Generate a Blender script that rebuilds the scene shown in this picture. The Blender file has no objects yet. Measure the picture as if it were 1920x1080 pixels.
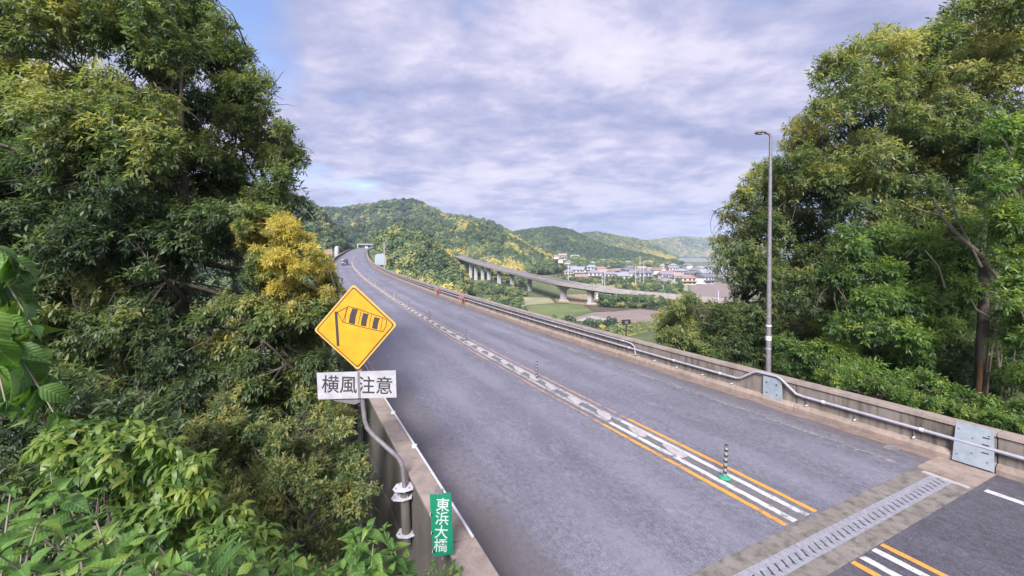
import bpy, bmesh, math, random
import numpy as np
from mathutils import Vector, Matrix

random.seed(7)
rng = np.random.default_rng(7)
sc = bpy.context.scene
COL = sc.collection

# ------------------------------------------------------------------ camera
F = 800.0            # focal length in 1920-wide pixels
HZ = 476.0           # horizon row
CAMH = 4.5
cd = bpy.data.cameras.new('camera')
cam = bpy.data.objects.new('camera', cd)
COL.objects.link(cam)
cam.location = (0, 0, CAMH)
cam.rotation_euler = (math.radians(90), 0, 0)
cd.sensor_width = 36
cd.lens = 36 * F / 1920
cd.shift_y = -(540 - HZ) / 1920
cd.clip_start = 0.05
cd.clip_end = 9000
sc.camera = cam

# ------------------------------------------------------------------ light
SUN_EL, SUN_AZ = math.radians(38), math.radians(190)    # azimuth measured clockwise from +Y
sun = bpy.data.lights.new('sun', 'SUN')
sun.energy = 3.0
sun.angle = math.radians(22)
sun.color = (1.0, 0.955, 0.9)
so = bpy.data.objects.new('sun', sun)
COL.objects.link(so)
sdir = Vector((math.sin(SUN_AZ) * math.cos(SUN_EL), math.cos(SUN_AZ) * math.cos(SUN_EL), math.sin(SUN_EL)))
so.rotation_euler = sdir.to_track_quat('Z', 'Y').to_euler()
so.location = (0, -20, 60)

vs = sc.view_settings
vs.view_transform = 'Standard'
vs.look = 'None'
vs.gamma = 1
vs.use_curve_mapping = False
vs.exposure = 1.68
sc.cycles.volume_bounces = 1
sc.cycles.max_bounces = 8
sc.cycles.transparent_max_bounces = 8

w = bpy.data.worlds.new('World')
sc.world = w
w.use_nodes = True
nt = w.node_tree
N, L = nt.nodes, nt.links
N.clear()


def nn(t, **kw):
    n = N.new(t)
    for k, v in kw.items():
        setattr(n, k, v)
    return n


def math_n(op, a, b=None, c=None):
    n = N.new('ShaderNodeMath'); n.operation = op
    for i, v in enumerate((a, b, c)):
        if v is None:
            continue
        if isinstance(v, (int, float)):
            n.inputs[i].default_value = v
        else:
            L.new(v, n.inputs[i])
    return n.outputs[0]


def ramp_n(fac, stops, interp='LINEAR'):
    n = N.new('ShaderNodeValToRGB')
    n.color_ramp.interpolation = interp
    e = n.color_ramp.elements
    while len(e) < len(stops):
        e.new(0.5)
    for i, (p, c) in enumerate(stops):
        e[i].position = p
        e[i].color = (*c, 1) if len(c) == 3 else c
    L.new(fac, n.inputs[0])
    return n.outputs[0]


out = nn('ShaderNodeOutputWorld')
bg = nn('ShaderNodeBackground')
L.new(bg.outputs[0], out.inputs[0])
sky = nn('ShaderNodeTexSky', sky_type='NISHITA', sun_disc=False)
sky.sun_elevation = SUN_EL
sky.sun_rotation = SUN_AZ
sky.air_density = 1.3
sky.dust_density = 1.0
sky.ozone_density = 1.5
tc = nn('ShaderNodeTexCoord')
sep = nn('ShaderNodeSeparateXYZ')
L.new(tc.outputs['Generated'], sep.inputs[0])
zc = math_n('MAXIMUM', sep.outputs[2], 0.0)
den = math_n('ADD', zc, 0.16)
px_ = math_n('DIVIDE', sep.outputs[0], den)
py_ = math_n('DIVIDE', sep.outputs[1], den)
cmb = nn('ShaderNodeCombineXYZ')
L.new(px_, cmb.inputs[0]); L.new(py_, cmb.inputs[1])


def noise_n(vec, scale, detail, rough, dist=0.0, off=(0, 0, 0), sc3=(1, 1, 1)):
    m = N.new('ShaderNodeMapping')
    m.inputs['Location'].default_value = off
    m.inputs['Scale'].default_value = sc3
    L.new(vec, m.inputs['Vector'])
    n = N.new('ShaderNodeTexNoise')
    n.inputs['Scale'].default_value = scale
    n.inputs['Detail'].default_value = detail
    n.inputs['Roughness'].default_value = rough
    n.inputs['Distortion'].default_value = dist
    L.new(m.outputs[0], n.inputs['Vector'])
    return n.outputs['Fac']


SKYV = cmb.outputs[0]
c_big = noise_n(SKYV, 0.8, 4, 0.5, 0.4, off=(7.0, 3.02, 3.25), sc3=(1, 1.2, 1))
c_mid = noise_n(SKYV, 1.35, 11, 0.56, 0.3, off=(1.45, 10.72, 1.83), sc3=(1.1, 1.3, 1))
c_fine = noise_n(SKYV, 4.2, 10, 0.62, 0.2, off=(1.16, 10.15, .19), sc3=(1.0, 1.15, 1))
shade = math_n('ADD', math_n('ADD', math_n('MULTIPLY', c_mid, 0.60), math_n('MULTIPLY', c_fine, 0.36)), math_n('MULTIPLY', c_big, 0.14))
cloud = ramp_n(shade, [(0.43, (0.120, 0.130, 0.208)), (0.49, (0.152, 0.160, 0.238)), (0.545, (0.195, 0.193, 0.265)), (0.60, (0.250, 0.240, 0.300)), (0.72, (0.300, 0.285, 0.335))])
cover = ramp_n(math_n('ADD', math_n('MULTIPLY', c_big, 0.7), math_n('MULTIPLY', c_mid, 0.3)), [(0.34, (0, 0, 0)), (0.44, (1, 1, 1))])
skm = nn('ShaderNodeVectorMath', operation='MULTIPLY')
L.new(sky.outputs[0], skm.inputs[0])
skm.inputs[1].default_value = (0.062, 0.060, 0.075)
mix = nn('ShaderNodeMix', data_type='RGBA')
L.new(cover, mix.inputs['Factor'])
L.new(skm.outputs[0], mix.inputs['A'])
L.new(cloud, mix.inputs['B'])
# toward the horizon: bluish distance haze; below: dull ground colour
hz = math_n('POWER', math_n('SUBTRACT', 1.0, math_n('MINIMUM', math_n('MULTIPLY', zc, 3.2), 1.0)), 2.0)
mix2 = nn('ShaderNodeMix', data_type='RGBA')
L.new(math_n('MULTIPLY', hz, 0.5), mix2.inputs['Factor'])
L.new(mix.outputs['Result'], mix2.inputs['A'])
mix2.inputs['B'].default_value = (0.125, 0.155, 0.265, 1)
mix3 = nn('ShaderNodeMix', data_type='RGBA')
L.new(math_n('LESS_THAN', sep.outputs[2], -0.002), mix3.inputs['Factor'])
L.new(mix2.outputs['Result'], mix3.inputs['A'])
mix3.inputs['B'].default_value = (0.05, 0.06, 0.05, 1)
L.new(mix3.outputs['Result'], bg.inputs[0])
bg.inputs[1].default_value = 1.0


# ------------------------------------------------------------------ helpers
def px(u, v, Z):
    return Vector(((u - 960) * Z / F, Z, CAMH - (v - HZ) * Z / F))


def gp(u, v, e):
    Z = (CAMH - e) * F / (v - HZ)
    return Vector(((u - 960) * Z / F, Z, e))


class NT:
    """small node graph writer for materials"""

    def __init__(self, name):
        self.m = bpy.data.materials.new(name)
        self.m.use_nodes = True
        self.t = self.m.node_tree
        self.b = self.t.nodes['Principled BSDF']
        self.o = self.t.nodes['Material Output']

    def n(self, typ, **kw):
        x = self.t.nodes.new(typ)
        for k, v in kw.items():
            setattr(x, k, v)
        return x

    def l(self, a, b):
        self.t.links.new(a, b)

    def coord(self, kind='Object'):
        if kind == 'UV':
            return self.n('ShaderNodeUVMap', uv_map='UVMap').outputs[0]
        return self.n('ShaderNodeTexCoord').outputs[kind]

    def noise(self, vec, scale, detail=4, rough=.55, sc3=(1, 1, 1), dist=0, off=(0, 0, 0)):
        m = self.n('ShaderNodeMapping')
        m.inputs['Scale'].default_value = sc3
        m.inputs['Location'].default_value = off
        self.l(vec, m.inputs['Vector'])
        x = self.n('ShaderNodeTexNoise')
        x.inputs['Scale'].default_value = scale
        x.inputs['Detail'].default_value = detail
        x.inputs['Roughness'].default_value = rough
        x.inputs['Distortion'].default_value = dist
        self.l(m.outputs[0], x.inputs['Vector'])
        return x.outputs['Fac']

    def ramp(self, fac, stops):
        x = self.n('ShaderNodeValToRGB')
        e = x.color_ramp.elements
        while len(e) < len(stops):
            e.new(.5)
        for i, (p, c) in enumerate(stops):
            e[i].position = p
            if isinstance(c, (int, float)):
                c = (c, c, c)
            e[i].color = (*c, 1)
        self.l(fac, x.inputs[0])
        return x.outputs[0]

    def mix(self, fac, a, b, mode='MIX'):
        x = self.n('ShaderNodeMix', data_type='RGBA', blend_type=mode)
        for s, v in (('Factor', fac), ('A', a), ('B', b)):
            if isinstance(v, (int, float)):
                x.inputs[s].default_value = v if s == 'Factor' else (v, v, v, 1)
            elif isinstance(v, tuple):
                x.inputs[s].default_value = (*v, 1)
            else:
                self.l(v, x.inputs[s])
        return x.outputs['Result']

    def math(self, op, a, b=None):
        x = self.n('ShaderNodeMath', operation=op)
        for i, v in enumerate((a, b)):
            if v is None:
                continue
            if isinstance(v, (int, float)):
                x.inputs[i].default_value = v
            else:
                self.l(v, x.inputs[i])
        return x.outputs[0]

    def bump(self, h, strength=.3, dist=.02):
        x = self.n('ShaderNodeBump')
        x.inputs['Strength'].default_value = strength
        x.inputs['Distance'].default_value = dist
        self.l(h, x.inputs['Height'])
        self.l(x.outputs[0], self.b.inputs['Normal'])

    def base(self, c):
        if isinstance(c, tuple):
            self.b.inputs['Base Color'].default_value = (*c, 1)
        else:
            self.l(c, self.b.inputs['Base Color'])

    def set(self, **kw):
        for k, v in kw.items():
            k = k.replace('_', ' ')
            if isinstance(v, (int, float)):
                self.b.inputs[k].default_value = v
            else:
                self.l(v, self.b.inputs[k])


def simple(name, col, rough=.6, var=.25, scale=6, metal=0, bump=.1, sc3=(1, 1, 1)):
    m = NT(name)
    v = m.noise(m.coord(), scale, 6, .6, sc3=sc3)
    lo = tuple(c * (1 - var) for c in col)
    hi = tuple(min(1, c * (1 + var)) for c in col)
    m.base(m.ramp(v, [(.3, lo), (.7, hi)]))
    m.set(Roughness=rough, Metallic=metal)
    if bump:
        m.bump(v, bump, .01)
    return m.m


def asphalt(name, dark, light, dirt=(.10, .08, .07), deck=True):
    m = NT(name)
    uv = m.coord('UV')
    fine = m.noise(uv, 38, 5, .75)
    grit = m.noise(uv, 120, 2, .6)
    big = m.noise(uv, .35, 4, .6, sc3=(1, .5, 1))
    streak = m.noise(uv, 1.3, 5, .6, sc3=(1, .06, 1))
    mid = m.noise(uv, 2.5, 6, .65, sc3=(1, .6, 1), dist=.5)
    base = m.ramp(m.math('ADD', m.math('MULTIPLY', big, .5), m.math('MULTIPLY', streak, .5)), [(.36, dark), (.64, light)])
    g = m.ramp(fine, [(.34, .45), (.5, .98), (.68, 1.5)])
    base = m.mix(1.0, base, g, 'MULTIPLY')
    coarse = m.noise(uv, 11, 5, .65, sc3=(1, .7, 1), dist=.6)
    base = m.mix(1.0, base, m.ramp(coarse, [(.34, .72), (.5, 1.0), (.66, 1.25)]), 'MULTIPLY')
    spk = m.ramp(grit, [(.62, 0.0), (.70, 1.0)])
    base = m.mix(m.math('MULTIPLY', spk, .35), base, (.34, .33, .38))
    patch = m.ramp(mid, [(.56, 0.0), (.70, 1.0)])
    base = m.mix(m.math('MULTIPLY', patch, .38), base, tuple(c * 1.5 for c in light))
    if deck:
        sp = m.n('ShaderNodeSeparateXYZ'); m.l(uv, sp.inputs[0])
        edge = m.ramp(m.math('MULTIPLY', m.math('ABSOLUTE', sp.outputs[0]), .1), [(.40, 0.0), (.475, .75), (.53, 1.0)])
        ed2 = m.math('MULTIPLY', edge, m.ramp(m.noise(uv, 1.1, 5, .6, sc3=(1, .25, 1)), [(.34, .35), (.6, 1.0)]))
        base = m.mix(ed2, base, dirt)
        # wheel paths polished slightly paler
        a = m.math('ABSOLUTE', m.math('SUBTRACT', m.math('ABSOLUTE', sp.outputs[0]), 2.2))
        a = m.math('ABSOLUTE', m.math('SUBTRACT', a, .85))
        track = m.ramp(m.math('MULTIPLY', a, 1.0), [(.1, 1.0), (.55, 0.0)])
        base = m.mix(m.math('MULTIPLY', m.math('MULTIPLY', track, m.ramp(big, [(.35, .3), (.6, 1.0)])), .45), base, tuple(c * 1.2 for c in light))
        oil = m.ramp(m.noise(uv, 5.5, 3, .5, off=(5, 9, 1)), [(.70, 0.0), (.74, 1.0)])
        ctr9 = m.ramp(m.math('ABSOLUTE', m.math('SUBTRACT', m.math('ABSOLUTE', sp.outputs[0]), 2.2)), [(.3, 1.0), (.7, 0.0)])
        base = m.mix(m.math('MULTIPLY', m.math('MULTIPLY', oil, ctr9), .55), base, tuple(c * .55 for c in dark))
        drk = m.ramp(m.noise(uv, .8, 6, .65, sc3=(1, .12, 1), off=(3, 1, 7)), [(.52, 0.0), (.66, 1.0)])
        base = m.mix(m.math('MULTIPLY', drk, .3), base, tuple(c * .75 for c in dark))
        # sealed hairline cracks
        vo = m.n('ShaderNodeTexVoronoi', feature='DISTANCE_TO_EDGE')
        vo.inputs['Scale'].default_value = .42
        mp = m.n('ShaderNodeMapping'); mp.inputs['Scale'].default_value = (1.0, .5, 1)
        wob = m.n('ShaderNodeTexNoise'); wob.inputs['Scale'].default_value = 2.2; wob.inputs['Detail'].default_value = 5
        m.l(uv, wob.inputs['Vector'])
        vadd = m.n('ShaderNodeVectorMath', operation='ADD')
        m.l(uv, vadd.inputs[0]); m.l(wob.outputs['Color'], vadd.inputs[1])
        m.l(vadd.outputs[0], mp.inputs['Vector'])
        m.l(mp.outputs[0], vo.inputs['Vector'])
        cr = m.ramp(vo.outputs['Distance'], [(.003, 1.0), (.009, 0.0)])
        base = m.mix(m.math('MULTIPLY', cr, .3), base, tuple(c * .6 for c in dark))
    m.base(base)
    m.set(Roughness=m.ramp(streak, [(.3, .5), (.7, .68)]))
    m.bump(m.math('ADD', fine, m.math('MULTIPLY', grit, .6)), .5, .012)
    return m.m


def concrete(name, col, stain=(.05, .042, .035), amount=.9):
    m = NT(name)
    o = m.coord()
    big = m.noise(o, 1.2, 6, .65)
    drip = m.noise(o, 5.5, 6, .6, sc3=(1, 1, .1))
    fine = m.noise(o, 60, 4, .7)
    base = m.ramp(big, [(.3, tuple(c * .75 for c in col)), (.7, tuple(c * 1.2 for c in col))])
    base = m.mix(m.math('MULTIPLY', m.ramp(drip, [(.45, 0.0), (.68, 1.0)]), amount), base, stain)
    base = m.mix(1.0, base, m.ramp(fine, [(.3, .8), (.7, 1.15)]), 'MULTIPLY')
    m.base(base)
    m.set(Roughness=.85)
    m.bump(m.math('ADD', fine, m.math('MULTIPLY', big, .5)), .35, .01)
    return m.m


def paint(name, col, under, wear=.5, scale=9):
    m = NT(name)
    uv = m.coord('UV')
    a = m.noise(uv, scale, 7, .7, sc3=(1, .6, 1))
    b = m.noise(uv, 1.2, 4, .6)
    f = m.math('ADD', m.math('MULTIPLY', a, .65), m.math('MULTIPLY', b, .35))
    k = m.ramp(f, [(wear - .05, 0.0), (wear + .03, 1.0)])
    grime = m.ramp(m.noise(uv, 25, 5, .7), [(.3, .7), (.7, 1.1)])
    m.base(m.mix(k, under, m.mix(1.0, col, grime, 'MULTIPLY')))
    m.set(Roughness=.6)
    m.bump(a, .2, .004)
    return m.m


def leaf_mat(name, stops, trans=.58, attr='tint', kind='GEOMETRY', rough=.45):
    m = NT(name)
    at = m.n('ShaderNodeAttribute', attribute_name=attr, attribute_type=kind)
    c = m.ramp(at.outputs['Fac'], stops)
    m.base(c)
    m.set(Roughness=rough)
    m.b.inputs['Specular IOR Level'].default_value = .55
    tr = m.n('ShaderNodeBsdfTranslucent')
    m.l(m.mix(1.0, c, (1.15, 1.25, .7), 'MULTIPLY'), tr.inputs['Color'])
    mx = m.n('ShaderNodeMixShader')
    mx.inputs[0].default_value = trans
    m.l(m.b.outputs[0], mx.inputs[1]); m.l(tr.outputs[0], mx.inputs[2])
    m.l(mx.outputs[0], m.o.inputs[0])
    return m.m


M = {}
M['asphalt'] = asphalt('asphalt_deck', (.099, .098, .130), (.168, .166, .214))
M['asphalt_dark'] = asphalt('asphalt_dark', (.058, .055, .072), (.09, .086, .11), deck=False)
M['concrete'] = concrete('concrete_parapet', (.195, .168, .152))
M['concrete_cap'] = concrete('concrete_cap', (.27, .22, .20), amount=.35)
M['concrete_outer'] = concrete('concrete_outer', (.115, .105, .10), amount=.5)
M['concrete_pale'] = concrete('concrete_pale', (.36, .35, .36), stain=(.16, .15, .15), amount=.4)
M['concrete_skirt'] = concrete('concrete_skirt', (.26, .205, .18), amount=.35)
M['joint_conc'] = concrete('joint_concrete', (.18, .16, .15), stain=(.06, .052, .048), amount=.8)
M['steel'] = simple('galvanised_steel', (.42, .42, .48), .42, .2, 8, .55)
M['pipe'] = simple('grey_conduit', (.30, .30, .36), .45, .15, 5)
M['clamp'] = simple('pale_clamp', (.46, .46, .52), .4, .1, 8)
M['plate'] = simple('grey_plate', (.24, .28, .33), .5, .18, 5)
M['pole'] = simple('weathered_pole', (.17, .16, .18), .5, .25, 12, .2)
M['comb'] = simple('comb_steel', (.27, .27, .32), .5, .25, 14, .2)
M['void'] = simple('joint_void', (.03, .028, .03), .9, .2, 20)
M['white'] = paint('white_paint', (.50, .50, .53), (.13, .12, .14), .44)
M['white_worn'] = paint('white_paint_worn', (.36, .345, .38), (.15, .14, .165), .50)
M['white_faint'] = paint('white_paint_faint', (.25, .24, .26), (.115, .105, .12), .52, 14)
M['orange'] = paint('orange_paint', (.60, .285, .06), (.16, .12, .12), .43)
M['orange_worn'] = paint('orange_paint_worn', (.37, .225, .17), (.15, .13, .155), .50)
M['block'] = simple('white_block', (.33, .31, .33), .7, .2, 9)
M['groove'] = simple('median_groove', (.115, .11, .12), .8, .3, 10)
M['yellow'] = simple('sign_yellow', (.50, .26, .018), .4, .13, 5, 0, 0)
M['yellow_rim'] = simple('sign_rim', (.52, .31, .07), .4, .1, 3, 0, 0)
M['black'] = simple('sign_black', (.035, .028, .035), .5, .1, 3, 0, 0)
M['brownline'] = simple('sign_line', (.11, .045, .02), .5, .1, 3, 0, 0)
M['signwhite'] = simple('sign_white', (.33, .33, .375), .45, .16, 6, 0, 0)
M['signgreen'] = simple('sign_green', (.006, .17, .10), .4, .08, 3, 0, 0)
M['greentext'] = simple('sign_lettering_white', (.42, .50, .48), .5, .05, 3, 0, 0)
M['greenbase'] = simple('post_base_green', (.03, .24, .15), .5, .15, 6)
M['postblack'] = simple('post_black', (.03, .03, .035), .5, .1, 6, 0, 0)
M['postgrey'] = simple('post_grey', (.20, .20, .22), .5, .1, 6, 0, 0)
M['postred'] = simple('post_red', (.32, .14, .12), .5, .1, 6, 0, 0)
M['bark'] = simple('bark', (.075, .06, .05), .9, .4, 10, 0, .5, (1, 1, .2))
M['bark_pale'] = simple('bark_pale', (.20, .17, .14), .85, .35, 8, 0, .4, (1, 1, .2))
M['bark_red'] = simple('bark_red', (.26, .13, .08), .85, .35, 8, 0, .4, (1, 1, .2))
M['glass'] = simple('window_glass', (.05, .06, .08), .1, .1, 2, 0, 0)

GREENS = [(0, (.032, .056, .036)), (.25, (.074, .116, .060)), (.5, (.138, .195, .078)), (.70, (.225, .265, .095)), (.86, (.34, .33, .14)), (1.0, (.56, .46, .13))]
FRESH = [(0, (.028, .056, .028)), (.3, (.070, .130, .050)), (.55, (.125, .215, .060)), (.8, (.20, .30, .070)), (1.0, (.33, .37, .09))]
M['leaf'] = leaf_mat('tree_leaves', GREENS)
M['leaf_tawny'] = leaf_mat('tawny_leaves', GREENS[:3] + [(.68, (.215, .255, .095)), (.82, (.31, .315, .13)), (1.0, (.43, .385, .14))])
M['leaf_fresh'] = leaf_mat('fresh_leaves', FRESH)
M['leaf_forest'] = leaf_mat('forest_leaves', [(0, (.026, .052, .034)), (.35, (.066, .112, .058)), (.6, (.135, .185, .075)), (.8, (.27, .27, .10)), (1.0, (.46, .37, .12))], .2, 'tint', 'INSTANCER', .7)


def big_leaf_mat():
    m = NT('big_leaves')
    g = m.coord()
    sp = m.n('ShaderNodeSeparateXYZ'); m.l(g, sp.inputs[0])
    ax = m.math('ABSOLUTE', sp.outputs[0])
    k = m.math('SUBTRACT', sp.outputs[1], m.math('MULTIPLY', ax, .9))
    wv = m.math('SINE', m.math('MULTIPLY', k, 62.0))
    vein = m.ramp(m.math('MULTIPLY', m.math('ADD', wv, 1.0), .5), [(.88, 0.0), (1.0, 1.0)])
    midrib = m.ramp(m.math('MULTIPLY', ax, 1.0), [(.006, 1.0), (.016, 0.0)])
    oi = m.n('ShaderNodeObjectInfo')
    c = m.ramp(oi.outputs['Random'], [(0, (.040, .110, .022)), (.4, (.072, .165, .030)), (.75, (.115, .22, .038)), (1, (.19, .28, .05))])
    c = m.mix(m.math('MULTIPLY', m.math('MAXIMUM', m.math('MULTIPLY', vein, .5), midrib), .45), c, (.24, .36, .10))
    mot = m.noise(g, 7, 4, .6)
    c = m.mix(1.0, c, m.ramp(mot, [(.3, .78), (.7, 1.15)]), 'MULTIPLY')
    m.base(c)
    m.set(Roughness=.55)
    brn = m.ramp(m.noise(m.coord('Generated'), 9, 4, .7), [(.66, 0.0), (.72, 1.0)])
    m.l(m.mix(m.math('MULTIPLY', brn, .6), c, (.14, .10, .04)), m.b.inputs['Base Color'])
    m.bump(m.math('MULTIPLY', wv, -1.0), .22, .004)
    tr = m.n('ShaderNodeBsdfTranslucent')
    m.l(m.mix(1.0, c, (1.2, 1.3, .6), 'MULTIPLY'), tr.inputs['Color'])
    mx = m.n('ShaderNodeMixShader'); mx.inputs[0].default_value = .35
    m.l(m.b.outputs[0], mx.inputs[1]); m.l(tr.outputs[0], mx.inputs[2])
    m.l(mx.outputs[0], m.o.inputs[0])
    return m.m


M['bigleaf'] = big_leaf_mat()


class MB:
    def __init__(self):
        self.v, self.f, self.uv = [], [], []

    def add(self, vs_, fs, uvs=None):
        b = len(self.v)
        self.v += [tuple(p) for p in vs_]
        self.f += [tuple(b + i for i in q) for q in fs]
        if uvs is not None:
            self.uv += list(uvs)
        return self

    def box(self, c, size, rot=None):
        hx, hy, hz = (s / 2 for s in size)
        P = [Vector((x, y, z)) for x in (-hx, hx) for y in (-hy, hy) for z in (-hz, hz)]
        if rot is not None:
            P = [rot @ p for p in P]
        P = [p + Vector(c) for p in P]
        return self.add(P, [(0, 1, 3, 2), (4, 6, 7, 5), (0, 4, 5, 1), (2, 3, 7, 6), (0, 2, 6, 4), (1, 5, 7, 3)])

    def tube(self, pts, rad, n=8, cap=True):
        pts = [Vector(p) for p in pts]
        if isinstance(rad, (int, float)):
            rad = [rad] * len(pts)
        rings = []
        ref = None
        for i, p in enumerate(pts):
            d = (pts[min(i + 1, len(pts) - 1)] - pts[max(i - 1, 0)])
            if d.length < 1e-9:
                d = Vector((0, 0, 1))
            d.normalize()
            if ref is None:
                ref = Vector((1, 0, 0)) if abs(d.x) < .8 else Vector((0, 1, 0))
            a = d.cross(ref).normalized()
            b = d.cross(a).normalized()
            ref = -b if False else a.cross(d)
            ref = a.cross(d).normalized()
            rings.append([p + (a * math.cos(t) + b * math.sin(t)) * rad[i] for t in (2 * math.pi * k / n for k in range(n))])
        V = [q for r in rings for q in r]
        Fc = []
        for i in range(len(pts) - 1):
            for k in range(n):
                k2 = (k + 1) % n
                Fc.append((i * n + k, i * n + k2, (i + 1) * n + k2, (i + 1) * n + k))
        if cap:
            Fc.append(tuple(range(n - 1, -1, -1)))
            Fc.append(tuple((len(pts) - 1) * n + k for k in range(n)))
        return self.add(V, Fc)

    def prism(self, poly, off):
        """poly: list of 3D points (planar), extruded by vector off"""
        n = len(poly)
        P = [Vector(p) for p in poly]
        V = P + [p + Vector(off) for p in P]
        Fc = [tuple(range(n)), tuple(range(2 * n - 1, n - 1, -1))]
        Fc += [(i, n + i, n + (i + 1) % n, (i + 1) % n) for i in range(n)]
        return self.add(V, Fc)

    def build(self, name, mat, parent=None, smooth=False, origin=None):
        me = bpy.data.meshes.new(name)
        V = self.v
        if origin is not None:
            o = Vector(origin)
            V = [(x - o.x, y - o.y, z - o.z) for x, y, z in V]
        me.from_pydata(V, [], self.f)
        me.materials.append(mat)
        if self.uv and len(self.uv) == len(self.v):
            lay = me.uv_layers.new(name='UVMap')
            idx = np.empty(len(me.loops), dtype=np.int32)
            me.loops.foreach_get('vertex_index', idx)
            a = np.array(self.uv, dtype=np.float32)[idx]
            lay.data.foreach_set('uv', a.ravel())
        bm = bmesh.new(); bm.from_mesh(me)
        bmesh.ops.recalc_face_normals(bm, faces=bm.faces)
        bm.to_mesh(me); bm.free()
        if smooth:
            me.polygons.foreach_set('use_smooth', [True] * len(me.polygons))
            me.set_sharp_from_angle(angle=math.radians(40))
        ob = bpy.data.objects.new(name, me)
        COL.objects.link(ob)
        if parent is not None:
            ob.parent = parent
        if origin is not None:
            ob.location = origin
        return ob


def tag(o, label=None, cat=None, group=None, kind=None):
    if label: o['label'] = label
    if cat: o['category'] = cat
    if group: o['group'] = group
    if kind: o['kind'] = kind
    return o


def empty(name, loc=(0, 0, 0), rz=0.0):
    o = bpy.data.objects.new(name, None)
    o.empty_display_size = .2
    COL.objects.link(o)
    o.location = loc
    o.rotation_euler = (0, 0, rz)
    return o


def child(mb, name, mat, root, smooth=False):
    """builds from world-space coordinates a mesh parented to an unrotated Empty"""
    o = mb.build(name, mat, None, smooth, origin=tuple(root.location))
    o.parent = root
    o.location = (0, 0, 0)
    return o


def link_copy(o, parent=None):
    c = o.copy()
    COL.objects.link(c)
    if parent is not None:
        c.parent = parent
    for ch in o.children:
        link_copy(ch, c)
    return c


# ------------------------------------------------------------------ road path
TH = math.atan2(373, 800)
A_ = Vector((-math.sin(TH), math.cos(TH), 0))
R_ = Vector((math.cos(TH), math.sin(TH), 0))
keys = [(-14, 7.85), (-5, 7.7), (4.4, 7.5), (13, 7.2), (22, 7.05), (33, 7.1), (44, 7.25), (55, 7.5), (75, 8.0), (97, 8.75), (128, 10.0), (160, 12.6), (190, 15.5), (218, 18.4), (260, 23.0), (307, 29.0), (360, 38), (420, 53), (480, 75)]
elev = [(-20, 0), (45, 0), (70, .12), (90, .32), (110, .8), (130, 1.45), (160, 2.45), (190, 3.4), (218, 4.2), (260, 5.6), (310, 7.2), (400, 10.2), (500, 13)]


def catmull(P, n=24):
    out_ = []
    for i in range(len(P) - 1):
        p0, p1, p2, p3 = P[max(i - 1, 0)], P[i], P[i + 1], P[min(i + 2, len(P) - 1)]
        # cubic hermite with non-uniform slopes
        for k in range(n):
            t = k / n
            x = p1[0] + (p2[0] - p1[0]) * t
            m1 = (p2[1] - p0[1]) / max(p2[0] - p0[0], 1e-6) * (p2[0] - p1[0])
            m2 = (p3[1] - p1[1]) / max(p3[0] - p1[0], 1e-6) * (p2[0] - p1[0])
            h = (2 * t**3 - 3 * t**2 + 1) * p1[1] + (t**3 - 2 * t**2 + t) * m1 + (-2 * t**3 + 3 * t**2) * p2[1] + (t**3 - t**2) * m2
            out_.append((x, h))
    out_.append(P[-1])
    return np.array(out_)


CL = catmull(keys)
EL = catmull(elev)


def road_e(s):
    return float(np.interp(s, EL[:, 0], EL[:, 1]))


def rp(s, o, z=0.0):
    """point on the road: s metres along, o metres right of the centre line, z above the road"""
    t = float(np.interp(s, CL[:, 0], CL[:, 1]))
    t2 = float(np.interp(s + .5, CL[:, 0], CL[:, 1]))
    t1 = float(np.interp(s - .5, CL[:, 0], CL[:, 1]))
    d = (A_ + R_ * (t2 - t1)).normalized()
    n = Vector((d.y, -d.x, 0))
    p = A_ * s + R_ * t + n * o
    return Vector((p.x, p.y, road_e(s) + z))


def srange(a, b, fine=.5):
    out_ = [a]
    while out_[-1] < b - 1e-6:
        s = out_[-1]
        st = fine if s < 30 else (fine * 2 if s < 80 else fine * 6)
        out_.append(min(b, s + st))
    if len(out_) > 2 and out_[-1] - out_[-2] < .05:
        out_.pop(-2)
    return out_


def strip(mb, o1, o2, a, b, z=0.0, cols=1, fine=.5, jag=0.0):
    S = srange(a, b, fine)
    V, UV, Fc = [], [], []
    for s in S:
        j1 = random.uniform(-jag, jag); j2 = random.uniform(-jag, jag)
        for c in range(cols + 1):
            o = o1 + (o2 - o1) * c / cols
            if c == 0: o += j1
            if c == cols: o += j2
            V.append(rp(s, o, z)); UV.append((o, s))
    for i in range(len(S) - 1):
        for c in range(cols):
            q = i * (cols + 1) + c
            Fc.append((q, q + 1, q + cols + 2, q + cols + 1))
    return mb.add(V, Fc, UV)


def sweep(mb, prof, a, b, fine=1.0):
    S = srange(a, b, fine)
    n = len(prof)
    V, Fc = [], []
    for s in S:
        for (o, z) in prof:
            V.append(rp(s, o, z))
    for i in range(len(S) - 1):
        for k in range(n):
            k2 = (k + 1) % n
            Fc.append((i * n + k, i * n + k2, (i + 1) * n + k2, (i + 1) * n + k))
    Fc.append(tuple(range(n))); Fc.append(tuple(range((len(S) - 1) * n + n - 1, (len(S) - 1) * n - 1, -1)))
    return mb.add(V, Fc)


WL, WR = -5.6, 5.12       # inner faces of parapets (offset from centre line)

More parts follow.
